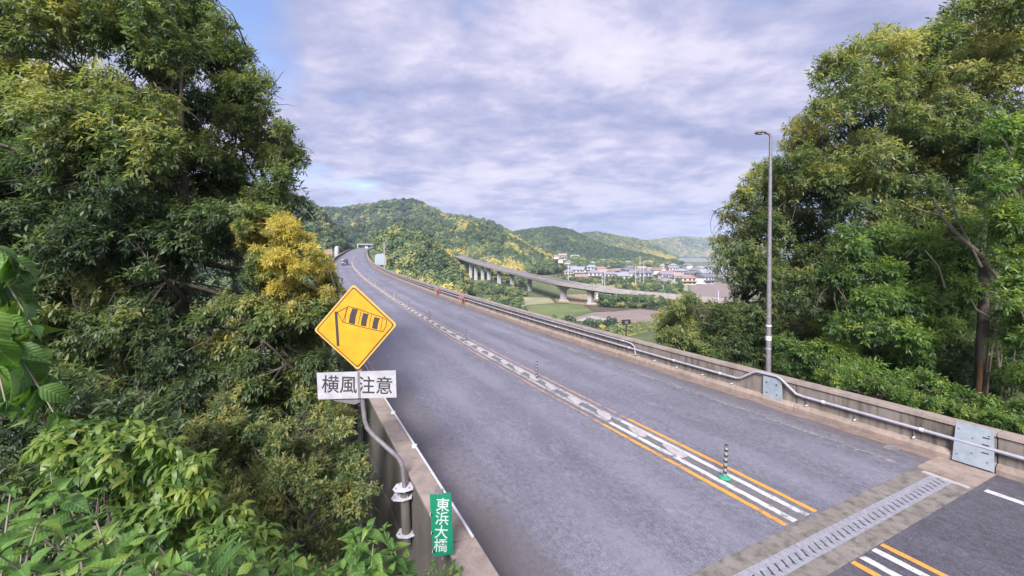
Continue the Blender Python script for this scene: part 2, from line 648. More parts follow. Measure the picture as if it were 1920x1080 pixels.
# ------------------------------------------------------------------ terrain
G = -17.0
hills = [  # name, Zc, w, skyline (u, v), tree height in metres
    ('R2', 330, 130, [(-900, 300), (300, 330), (420, 335), (500, 352), (545, 362), (590, 384), (620, 412), (650, 455), (668, 500), (690, 519)], 8),
    ('R9', 560, 170, [(300, 395), (560, 408), (620, 418), (660, 425), (700, 415), (740, 408), (800, 412), (850, 430), (900, 470), (930, 507)], 8),
    ('R1', 950, 420, [(300, 380), (480, 385), (590, 390), (640, 392), (700, 384), (745, 377), (775, 376), (800, 385), (835, 403), (880, 408), (915, 415), (950, 432), (985, 450), (1010, 468), (1040, 492)], 9),
    ('R1b', 560, 190, [(700, 440), (780, 425), (830, 417), (860, 410), (900, 418), (950, 436), (1000, 462), (1040, 480), (1065, 506)], 9),
    ('R3', 235, 78, [(672, 540), (682, 470), (695, 447), (715, 430), (745, 421), (775, 428), (800, 443), (830, 465), (855, 492), (872, 525), (885, 549)], 8),
    ('R5', 1000, 330, [(900, 470), (930, 450), (960, 437), (1000, 429), (1035, 425), (1070, 431), (1100, 446), (1140, 462), (1200, 474), (1240, 484), (1270, 493)], 9),
    ('R6', 1500, 320, [(1000, 450), (1060, 440), (1085, 436), (1120, 433), (1150, 439), (1190, 445), (1220, 452), (1250, 470), (1285, 487)], 11),
    ('R7', 2550, 320, [(1100, 465), (1180, 455), (1230, 448), (1280, 443), (1320, 446), (1400, 449), (1500, 452), (1700, 450), (2100, 448), (4000, 450)], 12),
    ('R8', 820, 90, [(1150, 492), (1190, 480), (1240, 486), (1300, 489), (1350, 491), (1400, 491), (1600, 489), (2200, 489), (4000, 489)], 8),
    ('R10', 640, 80, [(1040, 483), (1080, 478), (1130, 484), (1180, 482), (1215, 478), (1250, 496)], 8),
]
SM = lambda x: x * x * (3 - 2 * x)


def vnoise(x, y, seed=0):
    """cheap smooth value noise"""
    xi = np.floor(x).astype(np.int64); yi = np.floor(y).astype(np.int64)
    xf = SM(x - xi); yf = SM(y - yi)

    def h(a, b):
        n = (a * 374761393 + b * 668265263 + seed * 974711) & 0xffffffff
        n = ((n ^ (n >> 13)) * 1274126177) & 0xffffffff
        return ((n ^ (n >> 16)) & 0xffff) / 65535.0
    return (h(xi, yi) * (1 - xf) + h(xi + 1, yi) * xf) * (1 - yf) + (h(xi, yi + 1) * (1 - xf) + h(xi + 1, yi + 1) * xf) * yf


def hill_h(X, Y, which=None):
    Yc = np.maximum(Y, 1.0)
    u = 960 + F * X / Yc
    H = np.full(X.shape, G)
    K = np.full(X.shape, -1)
    for i, (nm, Zc, wd, pts, th) in enumerate(hills):
        P = np.array(pts, float)
        v = np.interp(u, P[:, 0], P[:, 1])
        Hc = CAMH + (HZ - v) * Zc / F - th
        f = np.clip(1 - np.abs(Y - Zc) / wd, 0, 1)
        wob = .86 + .28 * vnoise(X / (wd * .22), Y / (wd * .22), i)
        f2 = np.clip(SM(np.clip(f * wob, 0, 1)), 0, 1)
        # keep the crest itself undisturbed
        f2 = np.where(f > .9, SM(f), f2)
        h = G + np.maximum(Hc - G, 0) * f2
        h = np.where((Y > 50), h, G)
        K = np.where(h > H + .5, i, K)
        H = np.maximum(H, h)
    return H, K


CP = np.array([(rp(s, 0).x, rp(s, 0).y, rp(s, 0).z) for s in np.arange(-14, 480, 2.0)])


def road_dist(X, Y):
    sh = X.shape
    x = X.ravel(); y = Y.ravel()
    d = np.full(x.shape, 1e9); e = np.zeros(x.shape)
    for k in range(0, len(CP)):
        dd = (x - CP[k, 0])**2 + (y - CP[k, 1])**2
        m = dd < d
        d = np.where(m, dd, d); e = np.where(m, CP[k, 2], e)
    return np.sqrt(d).reshape(sh), e.reshape(sh)


def terrain(X, Y):
    H, K = hill_h(X, Y)
    # lagoon basin
    u = 960 + F * X / np.maximum(Y, 1)
    lag = (Y > 1180) & (Y < 2250) & (u > 1150)
    H = np.where(lag & (H < G + 3), G - 2.5, H)
    s = X * A_.x + Y * A_.y
    t = X * R_.x + Y * R_.y
    # shoulder the road springs from, right side
    k = 1 - SM(np.clip((s - 16) / 45, 0, 1))
    kr = SM(np.clip((t - 11) / 1.5, 0, 1))
    rise = np.clip((t - 16) / 30, 0, 1) * 3
    Hr = G + (-.35 + rise - G) * k
    H = np.where((t > 11) & (Y < 110), np.maximum(H, Hr), H)
    # left side slope
    kl = 1 - SM(np.clip((s - 25) / 60, 0, 1))
    Hl = G + ((-4.2 - .22 * np.clip(1.4 - t, 0, 25)) - G) * kl
    H = np.where((t <= 11) & (Y < 130), np.maximum(H, Hl), H)
    mound = 3.05 - 1.25 * np.maximum(0, Y - .7) - .03 * np.abs(X)
    km = SM(np.clip((1.15 - t) / .5, 0, 1))
    H = np.where((Y < 8) & (t < 1.15), np.maximum(H, H + (mound - H) * km), H)
    H = np.where((Y < 8) & (t < 1.15) & (mound < H), H, H)
    return H, K


def build_terrain():
    ang = np.concatenate([np.arange(-180, -62, 6.0), np.arange(-62, 62, .3), np.arange(62, 180.1, 6.0)])
    rr = np.concatenate([[0.4], np.geomspace(1.0, 60, 70), np.geomspace(61.5, 3400, 200)])
    AA, RR = np.meshgrid(np.radians(ang), rr, indexing='ij')
    X = RR * np.sin(AA); Y = RR * np.cos(AA)
    H, K = terrain(X, Y)
    d, e = road_dist(X, Y)
    land = np.where(Y > 105, 1.0, 0.0)
    cut = np.clip((d - 8) / 14, 0, 1)
    # on land: bench the road into the hill; under the bridge only keep the ground beneath the deck
    H = np.where((d < 22) & (H > e - .7), (e - .7) + (H - (e - .7)) * SM(cut), H)
    H = np.where((d < 22) & (Y > 225), (e - .7) + (H - (e - .7)) * SM(cut), H)
    t = X * R_.x + Y * R_.y
    H = np.where((t > 1.2) & (t < 13.2) & (Y < 60) & (H > -1.0), -1.0, H)
    na, nr = X.shape
    V = np.stack([X, Y, H], -1).reshape(-1, 3)
    ii, jj = np.meshgrid(np.arange(na - 1), np.arange(nr - 1), indexing='ij')
    q = (ii * nr + jj).ravel()
    Fc = np.stack([q, q + 1, q + nr + 1, q + nr], -1)[:, ::-1]
    me = bpy.data.meshes.new('terrain')
    me.from_pydata(V.tolist(), [], Fc.tolist())
    me.polygons.foreach_set('use_smooth', [True] * len(me.polygons))
    m = NT('ground_grass')
    o = m.coord()
    a = m.noise(o, .02, 6, .6); b = m.noise(o, .35, 6, .7); c = m.noise(o, 9, 4, .7)
    f = m.math('ADD', m.math('MULTIPLY', a, .5), m.math('MULTIPLY', b, .5))
    base = m.ramp(f, [(.36, (.035, .055, .025)), (.47, (.075, .105, .04)), (.55, (.12, .135, .055)), (.64, (.20, .165, .09))])
    base = m.mix(1.0, base, m.ramp(c, [(.3, .7), (.7, 1.25)]), 'MULTIPLY')
    m.base(base); m.set(Roughness=.95)
    m.bump(b, .5, .4)
    me.materials.append(m.m)
    ob = bpy.data.objects.new('terrain', me)
    COL.objects.link(ob)
    tag(ob, kind='structure')


build_terrain()


def ground_at(x, y):
    H, K = terrain(np.array([float(x)]), np.array([float(y)]))
    return float(H[0])


# sea lagoon
mw = NT('lagoon_water')
mw.base((.30, .36, .46)); mw.set(Roughness=.12)
mw.bump(mw.noise(mw.coord(), .6, 4, .6, sc3=(1, .3, 1)), .05, .1)
wa = MB().add([(200, 1180, G - .6), (3300, 1180, G - .6), (3300, 2300, G - .6), (200, 2300, G - .6)], [(0, 1, 2, 3)])
tag(wa.build('water', mw.m), kind='structure')


# valley fields as sheets
def field(name, pts, z, mat):
    P = [gp(u, v, z) for u, v in pts]
    mb = MB()
    mb.add([(p.x, p.y, p.z) for p in P], [tuple(range(len(P)))])
    o = mb.build(name, mat)
    return tag(o, kind='structure')


M['field_green'] = simple('field_green', (.135, .175, .06), .95, .25, .15)
M['field_brown'] = simple('field_ploughed', (.25, .195, .185), .95, .22, .12, sc3=(1, 4, 1))
M['reeds'] = simple('dry_reeds', (.25, .19, .115), .95, .45, .8)
M['field_pale'] = simple('field_pale', (.25, .25, .15), .95, .3, .06)
M['farm_road'] = simple('farm_road', (.30, .28, .28), .9, .1, .2)
M['ditch'] = simple('ditch_earth', (.075, .06, .05), .95, .3, .5)
for mn, ang in (('field_brown', .35), ('field_green', -.2)):
    mt = M[mn]; t9 = mt.node_tree; b9 = t9.nodes['Principled BSDF']
    wv9 = t9.nodes.new('ShaderNodeTexWave'); wv9.inputs['Scale'].default_value = .32; wv9.inputs['Distortion'].default_value = 2.5; wv9.inputs['Detail'].default_value = 3
    tc9 = t9.nodes.new('ShaderNodeTexCoord'); mp9 = t9.nodes.new('ShaderNodeMapping'); mp9.inputs['Rotation'].default_value = (0, 0, 1.4 + ang)
    t9.links.new(tc9.outputs['Object'], mp9.inputs['Vector']); t9.links.new(mp9.outputs[0], wv9.inputs['Vector'])
    src9 = b9.inputs['Base Color'].links[0].from_socket
    mx9 = t9.nodes.new('ShaderNodeMix'); mx9.data_type = 'RGBA'; mx9.blend_type = 'MULTIPLY'; mx9.inputs['Factor'].default_value = .4
    t9.links.new(src9, mx9.inputs['A']); t9.links.new(wv9.outputs['Color'], mx9.inputs['B']); t9.links.new(mx9.outputs['Result'], b9.inputs['Base Color'])
field('rice_field', [(985, 586), (1000, 573), (1075, 569), (1115, 576), (1108, 584), (1040, 600)], G + .10, M['field_green'])
field('ploughed_field', [(1060, 600), (1115, 586), (1150, 583), (1195, 578), (1235, 583), (1240, 600), (1160, 607), (1100, 612)], G + .10, M['field_brown'])
field('ditch', [(1095, 573), (1150, 577), (1200, 572), (1240, 575), (1240, 584), (1200, 579), (1150, 584), (1110, 583)], G + .16, M['ditch'])
field('reed_bed', [(1040, 560), (1060, 553), (1150, 549), (1240, 551), (1245, 574), (1200, 571), (1150, 576), (1090, 571), (1045, 567)], G + .20, M['reeds'])
field('farm_track', [(1060, 606), (1110, 592), (1180, 607), (1240, 600), (1240, 604), (1180, 611), (1110, 597), (1062, 611)], G + .22, M['farm_road'])
field('meadow', [(930, 575), (960, 556), (1030, 558), (1040, 568), (985, 572), (970, 590)], G + .08, M['field_pale'])
field('ploughed_field', [(1290, 530), (1420, 527), (1600, 530), (1600, 552), (1420, 556), (1300, 560)], G + .10, M['field_brown'])
field('fallow_field', [(1060, 525), (1250, 522), (1290, 532), (1290, 545), (1120, 543)], G + .10, M['field_pale'])
field('farm_track', [(1085, 519), (1300, 524), (1620, 521), (1620, 524), (1300, 527.5), (1085, 521.5)], G + .16, M['farm_road'])

# ------------------------------------------------------------------ road
JS0, JS1 = 3.58, 4.45       # expansion joint span
mb = MB(); strip(mb, WL - .02, WR + .05, JS1, 475, 0, cols=10, fine=.5)
tag(mb.build('road', M['asphalt']), kind='structure')
mb = MB(); strip(mb, WL - .02, WR + .05, -13, JS0, 0, cols=6, fine=.5)
tag(mb.build('road_before_the_joint', M['asphalt_dark']), kind='structure')
mb = MB(); sweep(mb, [(WL - .3, -.06), (WR + .45, -.06), (WR + .45, -1.1), (WR - 2, -2.2), (WL + 2, -2.2), (WL - .3, -1.1)], 14, 270, 2)
tag(mb.build('bridge_deck', M['concrete_outer']), kind='structure')

# painted lines: stacked sheets
mb = MB(); strip(mb, -.30, .30, JS1 + .02, 300, .004, fine=.5)
tag(mb.build('median_groove', M['groove']), kind='structure')
lines = [(-.485, -.375, 'orange'), (-.25, -.12, 'white'), (.10, .23, 'white'), (.355, .465, 'orange')]
OM = .05
for (a, b, m) in lines:
    a += OM; b += OM
    mb = MB(); strip(mb, a, b, JS1 + .05, 9.2, .008, fine=.12, jag=.008)
    tag(mb.build(m + '_line', M[m]), kind='structure')
    mb = MB(); strip(mb, a, b, 9.2, 300, .008, fine=.3, jag=.01)
    tag(mb.build(m + '_line_worn', M[m + '_worn']), kind='structure')
    mb = MB(); strip(mb, a, b, -13, JS0 - .02, .008, fine=.2, jag=.004)
    tag(mb.build(m + '_line', M[m]), kind='structure')
# worn right edge line
mb = MB(); strip(mb, 3.83, 3.98, 4.75, 150, .006, fine=.25, jag=.01)
tag(mb.build('edge_line_worn', M['white_faint']), kind='structure')
for (a, b) in ((-13, -3.2), (-2.9, 1.2), (1.4, 3.45)):
    mb = MB(); strip(mb, 4.0, 4.16, a, b, .006, fine=.25, jag=.004)
    tag(mb.build('edge_line', M['white']), kind='structure')
mb = MB(); strip(mb, WL + .55, WL + .67, 16, 150, .006, fine=.4, jag=.01)
tag(mb.build('edge_line_worn', M['white_faint']), kind='structure')
# pavement repair patch and gutter dust strip
mb = MB(); strip(mb, WR - .34, WR - .02, JS1, 120, .004, cols=2, fine=.4, jag=.05)
M['dust'] = simple('gutter_dust', (.17, .125, .11), .95, .3, 3, bump=.3)
tag(mb.build('gutter_dust', M['dust']), kind='structure')

# worn white blocks on the median (raised mortar pads)
pads = tag(empty('median_pad_row', rp(6, 0)), 'row of worn white mortar pads running between the orange lines', 'median strip')
s = 6.9
i = 0
while s < 140:
    ln = random.uniform(.5, .95)
    o = OM + (-.02 if i % 2 else .0) + random.uniform(-.03, .03)
    P = []
    for k, (ds, do) in enumerate([(0, -.06), (.12, -.13), (ln * .6, -.11), (ln, -.03), (ln * .97, .10), (ln * .4, .12), (.05, .09)]):
        P.append(rp(s + ds + random.uniform(-.04, .04), o + do + random.uniform(-.02, .02), .012))
    mb = MB().prism(P, (0, 0, .035 + .01 * random.random()))
    child(mb, 'pad', M['block'], pads)
    s += ln + random.uniform(.45, .95) if s < 60 else ln + .6
    i += 1

# ------------------------------------------------------------------ expansion joint
ej = tag(empty('expansion_joint', rp(4.0, 0)), 'steel comb expansion joint in concrete crossing the road at lower right', 'expansion joint')


def jpoly(pts, z):
    return [rp(s_, o, z) for s_, o in pts]


def jslab(name, mat, s0, s1, o0, o1, z0=-.25, z1=.006):
    n = 12
    P = [(s0, o0 + (o1 - o0) * k / n) for k in range(n + 1)] + [(s1, o1 - (o1 - o0) * k / n) for k in range(n + 1)]
    return child(MB().prism(jpoly(P, z0), (0, 0, z1 - z0)), name, mat, ej)


jslab('concrete_band', M['joint_conc'], 4.17, JS1, WL, 4.05)
jslab('concrete_band', M['joint_conc'], JS0, 3.84, WL, 4.05)
jslab('concrete_end', M['concrete_skirt'], JS0, JS1, 4.06, WR - .01, z1=.012)
child(MB().prism(jpoly([(3.84, WL), (3.84, 4.05), (4.17, 4.05), (4.17, WL)], -.2), (0, 0, .14)), 'joint_gap', M['void'], ej)


def comb(side, o0, o1):
    n = int((o1 - o0) / .155)
    p = (o1 - o0) / n
    mid = 4.005
    P = []
    if side > 0:
        P = [(4.168, o1), (4.168, o0)]
        for k in range(n):
            P += [(mid + .118, o0 + k * p), (mid - .047, o0 + k * p + p * .5), ]
        P += [(mid + .118, o1)]
    else:
        P = [(3.842, o0), (3.842, o1)]
        for k in range(n, 0, -1):
            P += [(mid + .047, o0 + k * p), (mid - .118, o0 + k * p - p * .5)]
        P += [(mid + .047, o0)]
    return P


for (a, b) in ((WL + .05, -2.9), (-2.88, -.75), (-.73, 1.35), (1.37, 4.0)):
    for sd in (1, -1):
        child(MB().prism(jpoly(comb(sd, a, b), -.035), (0, 0, .039)), 'comb_plate', M['comb'], ej)
jslab('white_line', M['block'], 3.62, 4.30, 3.86, 3.99, z0=.0045, z1=.014)

# ------------------------------------------------------------------ parapets
# right parapet
rw = tag(empty('parapet_wall', rp(10, WR + .3)), 'long stained concrete parapet with pipes along the right side of the road', 'wall')
RH = .80
segs = []
a = -12.0
while a < 300:
    ln = 3.9 if a < 60 else 12
    segs.append((a, min(a + ln, 300)))
    a += ln
for (a, b) in segs:
    mb = MB()
    sweep(mb, [(WR + .13, -.3), (WR + .13, RH - .05), (WR + .40, RH - .05), (WR + .40, -1.2), (WR + .2, -1.2)], a + .012, b - .012, 1.0)
    child(mb, 'wall_segment', M['concrete'], rw)
    mb = MB()
    sweep(mb, [(WR + .09, RH - .05), (WR + .10, RH + .02), (WR + .44, RH + .02), (WR + .45, RH - .05)], a + .008, b - .008, 1.0)
    child(mb, 'coping', M['concrete_cap'], rw)
    mb = MB()
    sweep(mb, [(WR, -.3), (WR, .10), (WR + .05, .17), (WR + .128, .20), (WR + .128, -.3)], a + .01, b - .01, 1.0)
    child(mb, 'kerb_skirt', M['concrete_skirt'], rw)

# left parapet
lw = tag(empty('parapet_wall', rp(10, WL - .2)), 'narrow brownish concrete parapet along the left edge of the road', 'wall')
LH = .85
a = -12.0
while a < 300:
    ln = 4.35 if a < 60 else 12
    b = min(a + ln, 300)
    mb = MB(); sweep(mb, [(WL, -.3), (WL, LH - .04), (WL - .32, LH - .04), (WL - .32, -.55), (WL - .1, -.55)], a + .01, b - .01, 1.0)
    child(mb, 'wall_segment', M['concrete_outer'], lw)
    mb = MB(); sweep(mb, [(WL + .02, LH - .04), (WL + .02, LH), (WL - .36, LH), (WL - .36, LH - .04)], a + .007, b - .007, 1.0)
    child(mb, 'coping', M['concrete_cap'], lw)
    a = b
# abutment face below the left parapet, in cast lifts
ab = tag(empty('abutment_wall', rp(6, WL - .3, -.6)), 'dirty grey abutment face below the left parapet behind the sign pole', 'wall')
for j, (z1, z0) in enumerate([(-.57, -1.75), (-1.77, -2.95), (-2.97, -6.0)]):
    a = -8.0
    while a < 22:
        mb = MB(); sweep(mb, [(WL - .25, z0), (WL - .25, z1), (WL - .37, z1), (WL - .37, z0)], a + .008, a + 2.99, 1.0)
        child(mb, 'concrete_panel', M['concrete'] if j else M['concrete_outer'], ab)
        a += 3.0
# pale drain column further on
q = rp(12.3, WL - .46, -3.5)
dc = tag(empty('drain_pipe', q), 'pale drain pipe fixed to the outer abutment face left of the road', 'pipe')
child(MB().tube([rp(12.3, WL - .46, -5), rp(12.3, WL - .46, .45)], .075, 10), 'pipe', M['concrete_pale'], dc, True)
for z in (-2.6, -1.0, .2):
    child(MB().box(rp(12.3, WL - .44, z), (.2, .2, .05)), 'bracket', M['steel'], dc)

# rail / conduit on the left parapet
lr = tag(empty('conduit_rail', rp(8, WL, LH)), 'thin pale conduit clipped along the road edge of the left parapet', 'conduit')
for (a, b) in ((-6, 4.55), (5.35, 30), (30, 60), (60, 160)):
    S = srange(a, b, 1.0)
    child(MB().tube([rp(s_, WL - .02, LH + .035) for s_ in S], .019, 6), 'pipe', M['clamp'], lr, True)
for k in range(28):
    s_ = -5 + k * 1.9
    child(MB().box(rp(s_, WL - .03, LH + .03), (.085, .06, .055)), 'clip', M['clamp'], lr)


# conduits on the right parapet
def conduit(name, label, pts, r, clampat, group=None, mat='pipe'):
    root = tag(empty(name, pts[0]), label, 'pipe', group)
    child(MB().tube(pts, r, 8), 'pipe', M[mat], root, True)
    for p, d in clampat:
        d = d.normalized()
        child(MB().tube([p - d * .035, p + d * .035], r * 1.35, 8), 'collar', M['clamp'], root)
    return root


def run(a, b, o, z, st=1.0):
    return [rp(s_, o, z) for s_ in srange(a, b, st)]


PO = WR + .05
lowz, upz = .47, .70
pts = run(-12, 7.25, PO, lowz) + [rp(7.45, PO, lowz + .02), rp(7.85, PO - .02, RH + .0), rp(8.0, PO, RH + .05)] + [rp(8.6, PO, RH + .05), rp(8.72, PO - .02, RH)] + [rp(9.15, PO, lowz + .04), rp(9.3, PO, lowz)]
pts += run(9.6, 14.2, PO, lowz)
cl = [(rp(s_, PO, lowz), A_) for s_ in (-3, -.4, 2.2, 4.75, 6.75, 9.9, 11.9)]
conduit('conduit_pipe', 'thick grey conduit pipe on the near right parapet, humping over a junction plate', pts, .036, cl)
conduit('conduit_pipe', 'lower of the two conduit pipes on the distant right parapet', run(14.2, 180, PO, lowz), .036, [(rp(14.4 + 6 * k, PO, lowz), A_) for k in range(12)])
conduit('conduit_pipe', 'upper of the two conduit pipes on the distant right parapet', [rp(14.0, PO, lowz - .22), rp(14.05, PO - .01, lowz + .12), rp(14.25, PO, upz - .03)] + run(14.6, 180, PO, upz), .030, [(rp(14.8 + 6 * k, PO, upz), A_) for k in range(12)])
ordn_ = ['first', 'second', 'third', 'fourth', 'fifth', 'sixth', 'seventh', 'eighth', 'ninth', 'tenth', 'eleventh', 'twelfth', 'thirteenth']
# loose wall brackets under the near conduit
for k in range(13):
    s_ = 0.3 + k * 1.15
    if 3.7 < s_ < 4.5:
        continue
    b = tag(empty('wall_bracket', rp(s_, WR + .1, .25)), ordn_[k] + ' small bracket from the right end below the near conduit', 'bracket', 'brackets on the right parapet')
    child(MB().box(rp(s_, WR + .115, .30), (.03, .03, .20), Matrix.Rotation(TH, 3, 'Z')), 'strap', M['pole'], b)
    child(MB().tube([rp(s_, WR + .13, .24), rp(s_, WR + .04, .23)], .02, 6), 'bolt', M['clamp'], b)

rz = Matrix.Rotation(TH, 3, 'Z')
# big grey plate leaning on the wall
bp = tag(empty('cover_plate', rp(4.05, WR + .05)), 'large pale grey metal plate standing against the right parapet beside the joint', 'plate')
P = [rp(3.60, WR - .05, .05), rp(4.22, WR - .05, .05), rp(4.20, WR + .10, .86), rp(3.64, WR + .10, .86)]
child(MB().prism(P, R_ * .012), 'plate', M['plate'], bp)
for (ds, zz) in ((.1, .2), (.55, .2), (.1, .72), (.55, .72), (.33, .6), (.33, .3)):
    o_ = WR - .05 + .15 * (zz - .05) / .81
    child(MB().tube([rp(3.60 + ds, o_ - .012, zz), rp(3.60 + ds, o_ + .01, zz)], .013, 6), 'bolt', M['pole'], bp)
for (ds, zz) in ((.14, .66), (.14, .52), (.14, .36)):
    o_ = WR - .05 + .15 * (zz - .05) / .81 - .004
    child(MB().prism([rp(3.60 + ds - .05, o_, zz), rp(3.60 + ds + .05, o_, zz), rp(3.60 + ds + .05, o_ + .004, zz + .02), rp(3.60 + ds - .05, o_ + .004, zz + .02)], R_ * -.004), 'slot', M['black'], bp)
jp = tag(empty('junction_plate', rp(8.1, WR + .08, .3)), 'small galvanised junction plate under the hump of the conduit', 'plate')
child(MB().prism([rp(7.85, WR + .04, .16), rp(8.42, WR + .04, .16), rp(8.42, WR + .06, RH - .03), rp(7.88, WR + .06, RH - .03)], R_ * .03), 'plate', M['plate'], jp)
for (ds, zz) in ((.12, .3), (.42, .3), (.12, .6), (.42, .6)):
    child(MB().tube([rp(7.88 + ds, WR + .03, zz), rp(7.88 + ds, WR + .06, zz)], .018, 6), 'bolt', M['black'], jp)

# asphalt mark near the plate
P = [rp(4.95, 4.55, .007), rp(5.2, 4.5, .007), rp(5.25, 4.8, .007), rp(5.0, 4.9, .007)]
tag(MB().add(P, [(0, 1, 2, 3)], [(0, 0), (0, 1), (1, 1), (1, 0)]).build('mortar_patch', M['white_faint']), kind='structure')


# ------------------------------------------------------------------ delineator posts
def make_post(dark=True):
    root = empty('delineator_post', (0, 0, 0))
    base = MB()
    rr_ = [(.0, .115), (.012, .12), (.03, .10), (.045, .06), (.055, .045)]
    n = 14
    V, Fc = [], []
    for z, r in rr_:
        for k in range(n):
            V.append((r * math.cos(2 * math.pi * k / n), r * math.sin(2 * math.pi * k / n), z))
    for i_ in range(len(rr_) - 1):
        for k in range(n):
            Fc.append((i_ * n + k, i_ * n + (k + 1) % n, (i_ + 1) * n + (k + 1) % n, (i_ + 1) * n + k))
    Fc.append(tuple((len(rr_) - 1) * n + k for k in range(n)))
    base.add(V, Fc).build('base', M['greenbase'] if dark else M['postred'], root, True)
    MB().tube([(0, 0, .05), (0, 0, .64), (0, 0, .655)], [.036, .036, .028], 12).build('post', M['postgrey'] if dark else M['postred'], root, True)
    # slanted bands
    for k in range(5):
        z = .14 + k * .108
        V, Fc = [], []
        for j in range(12):
            a_ = 2 * math.pi * j / 12
            dz = .022 * math.cos(a_ - .6)
            for hh in (-.024, .024):
                V.append((.0385 * math.cos(a_), .0385 * math.sin(a_), z + dz + hh))
        for j in range(12):
            j2 = (j + 1) % 12
            Fc.append((2 * j, 2 * j2, 2 * j2 + 1, 2 * j + 1))
        MB().add(V, Fc).build('band', M['postblack'] if dark else M['signwhite'], root)
    MB().tube([(0, 0, .62), (0, 0, .665)], [.039, .03], 12).build('cap', M['postblack'] if dark else M['postred'], root)
    return root


pos = [5.95, 13.4, 20.8, 28.3, 35.7, 43.2, 50.6, 60, 70]
names = ['nearest black and grey banded post with a green foot beside the expansion joint',
         'second black banded flexible post from the viewer on the median',
         'third black banded flexible post from the viewer on the median',
         'fourth black banded flexible post from the viewer on the median',
         'fifth black banded flexible post from the viewer, seen small on the median',
         'nearest of the reddish flexible posts far along the median',
         'second reddish flexible post far along the median',
         'third reddish flexible post far along the median',
         'farthest reddish flexible post along the median']
pd, pr = make_post(True), make_post(False)

for i, s_ in enumerate(pos):
    if i < 5:
        o = pd if i == 0 else link_copy(pd)
        if i:
            for ch in o.children:
                if ch.name.startswith('base'):
                    ch.data = ch.data.copy() if i == 1 else base2
                    base2 = ch.data
                    base2.materials[0] = M['postgrey']
    else:
        o = pr if i == 5 else link_copy(pr)
    o.location = rp(s_, OM - .02, .012)
    o.rotation_euler = (random.uniform(-.03, .03), .06 if i == 0 else random.uniform(-.02, .02), random.uniform(0, 1))
    tag(o, names[i], 'post', 'flexible posts along the median')

# red trestles against the right parapet
for i, s_ in enumerate((36.5, 45.5)):
    t0 = tag(empty('barrier_stand', rp(s_, WR - .35)), ['nearer', 'farther'][i] + ' red tubular barrier stand against the right parapet', 'barrier', 'red stands by the parapet')
    for d in (-.35, .35):
        child(MB().tube([rp(s_ + d, WR - .45, 0), rp(s_ + d * .8, WR - .15, .85)], .03, 6), 'leg', M['postred'], t0)
        child(MB().tube([rp(s_ + d, WR - .02, .2), rp(s_ + d * .8, WR - .15, .85)], .03, 6), 'leg', M['postred'], t0)
    child(MB().prism([rp(s_ - .5, WR - .32, .5), rp(s_ + .5, WR - .32, .5), rp(s_ + .5, WR - .26, .75), rp(s_ - .5, WR - .26, .75)], (0, 0, .02)), 'board', M['postred'], t0)


# ------------------------------------------------------------------ lettering helper
def text_mesh(body, size, mat, name, parent, loc, rot, extrude=.002, bold=.0, spacing=1.0, line=1.0, sx=1.0, sy=1.0):
    cu = bpy.data.curves.new(name, 'FONT')
    cu.body = body
    cu.size = size
    cu.extrude = extrude
    cu.offset = bold
    cu.align_x = 'CENTER'; cu.align_y = 'CENTER'
    cu.space_character = spacing
    cu.space_line = line
    cu.resolution_u = 3
    tmp = bpy.data.objects.new('tmp_text', cu)
    COL.objects.link(tmp)
    dg = bpy.context.evaluated_depsgraph_get()
    me = bpy.data.meshes.new_from_object(tmp.evaluated_get(dg))
    bpy.data.objects.remove(tmp)
    bpy.data.curves.remove(cu)
    me.name = name
    # centre and scale
    co = np.empty(len(me.vertices) * 3, np.float32); me.vertices.foreach_get('co', co)
    co = co.reshape(-1, 3)
    c = (co.min(0) + co.max(0)) / 2
    co[:, 0] = (co[:, 0] - c[0]) * sx; co[:, 1] = (co[:, 1] - c[1]) * sy
    me.vertices.foreach_set('co', co.ravel())
    me.materials.clear(); me.materials.append(mat)
    ob = bpy.data.objects.new(name, me)
    COL.objects.link(ob)
    ob.parent = parent
    ob.location = loc; ob.rotation_euler = rot
    return ob, (co[:, 0].max() - co[:, 0].min(), co[:, 1].max() - co[:, 1].min())


# ------------------------------------------------------------------ warning sign
SZ = 7.0
sg = tag(empty('warning_sign', px(762, 1010, SZ)), 'yellow diamond windsock warning sign with white plate on a bent pole', 'road sign')


def zc_(x, y, dy=0.0):
    """crop-3 zoom coordinates -> world on the sign plane"""
    return px(560 + x / 3.857, 500 + y / 3.857, SZ) + Vector((0, dy, 0))


def rounded(poly, r=.12, n=4):
    out_ = []
    m_ = len(poly)
    for i in range(m_):
        p0, p1, p2 = poly[i - 1], poly[i], poly[(i + 1) % m_]
        a = p1 + (p0 - p1) * r; b = p1 + (p2 - p1) * r
        for k in range(n + 1):
            t = k / n
            out_.append((1 - t)**2 * a + 2 * (1 - t) * t * p1 + t * t * b)
    return out_


D0 = [Vector(p) for p in ((398, 125, 0), (712, 418, 0), (430, 748, 0), (112, 458, 0))]
cen = sum(D0, Vector()) / 4


def scaled(k):
    return [cen + (p - cen) * k for p in D0]


def zpoly(pts, dy):
    return [zc_(p[0], p[1], dy) for p in pts]


th = Vector((0, .012, 0))
child(MB().prism(zpoly(rounded(scaled(1.0), .05), -.012), th), 'rim', M['yellow_rim'], sg)
child(MB().prism(zpoly(rounded(scaled(.945), .05), -.0165), th * .5), 'border_line', M['brownline'], sg)
child(MB().prism(zpoly(rounded(scaled(.905), .05), -.021), th * .5), 'face', M['yellow'], sg)
fy = -.0245


def ink(pts, name, mat, dy=fy):
    return child(MB().prism(zpoly(pts, dy), (0, .0035, 0)), name, M[mat], sg)


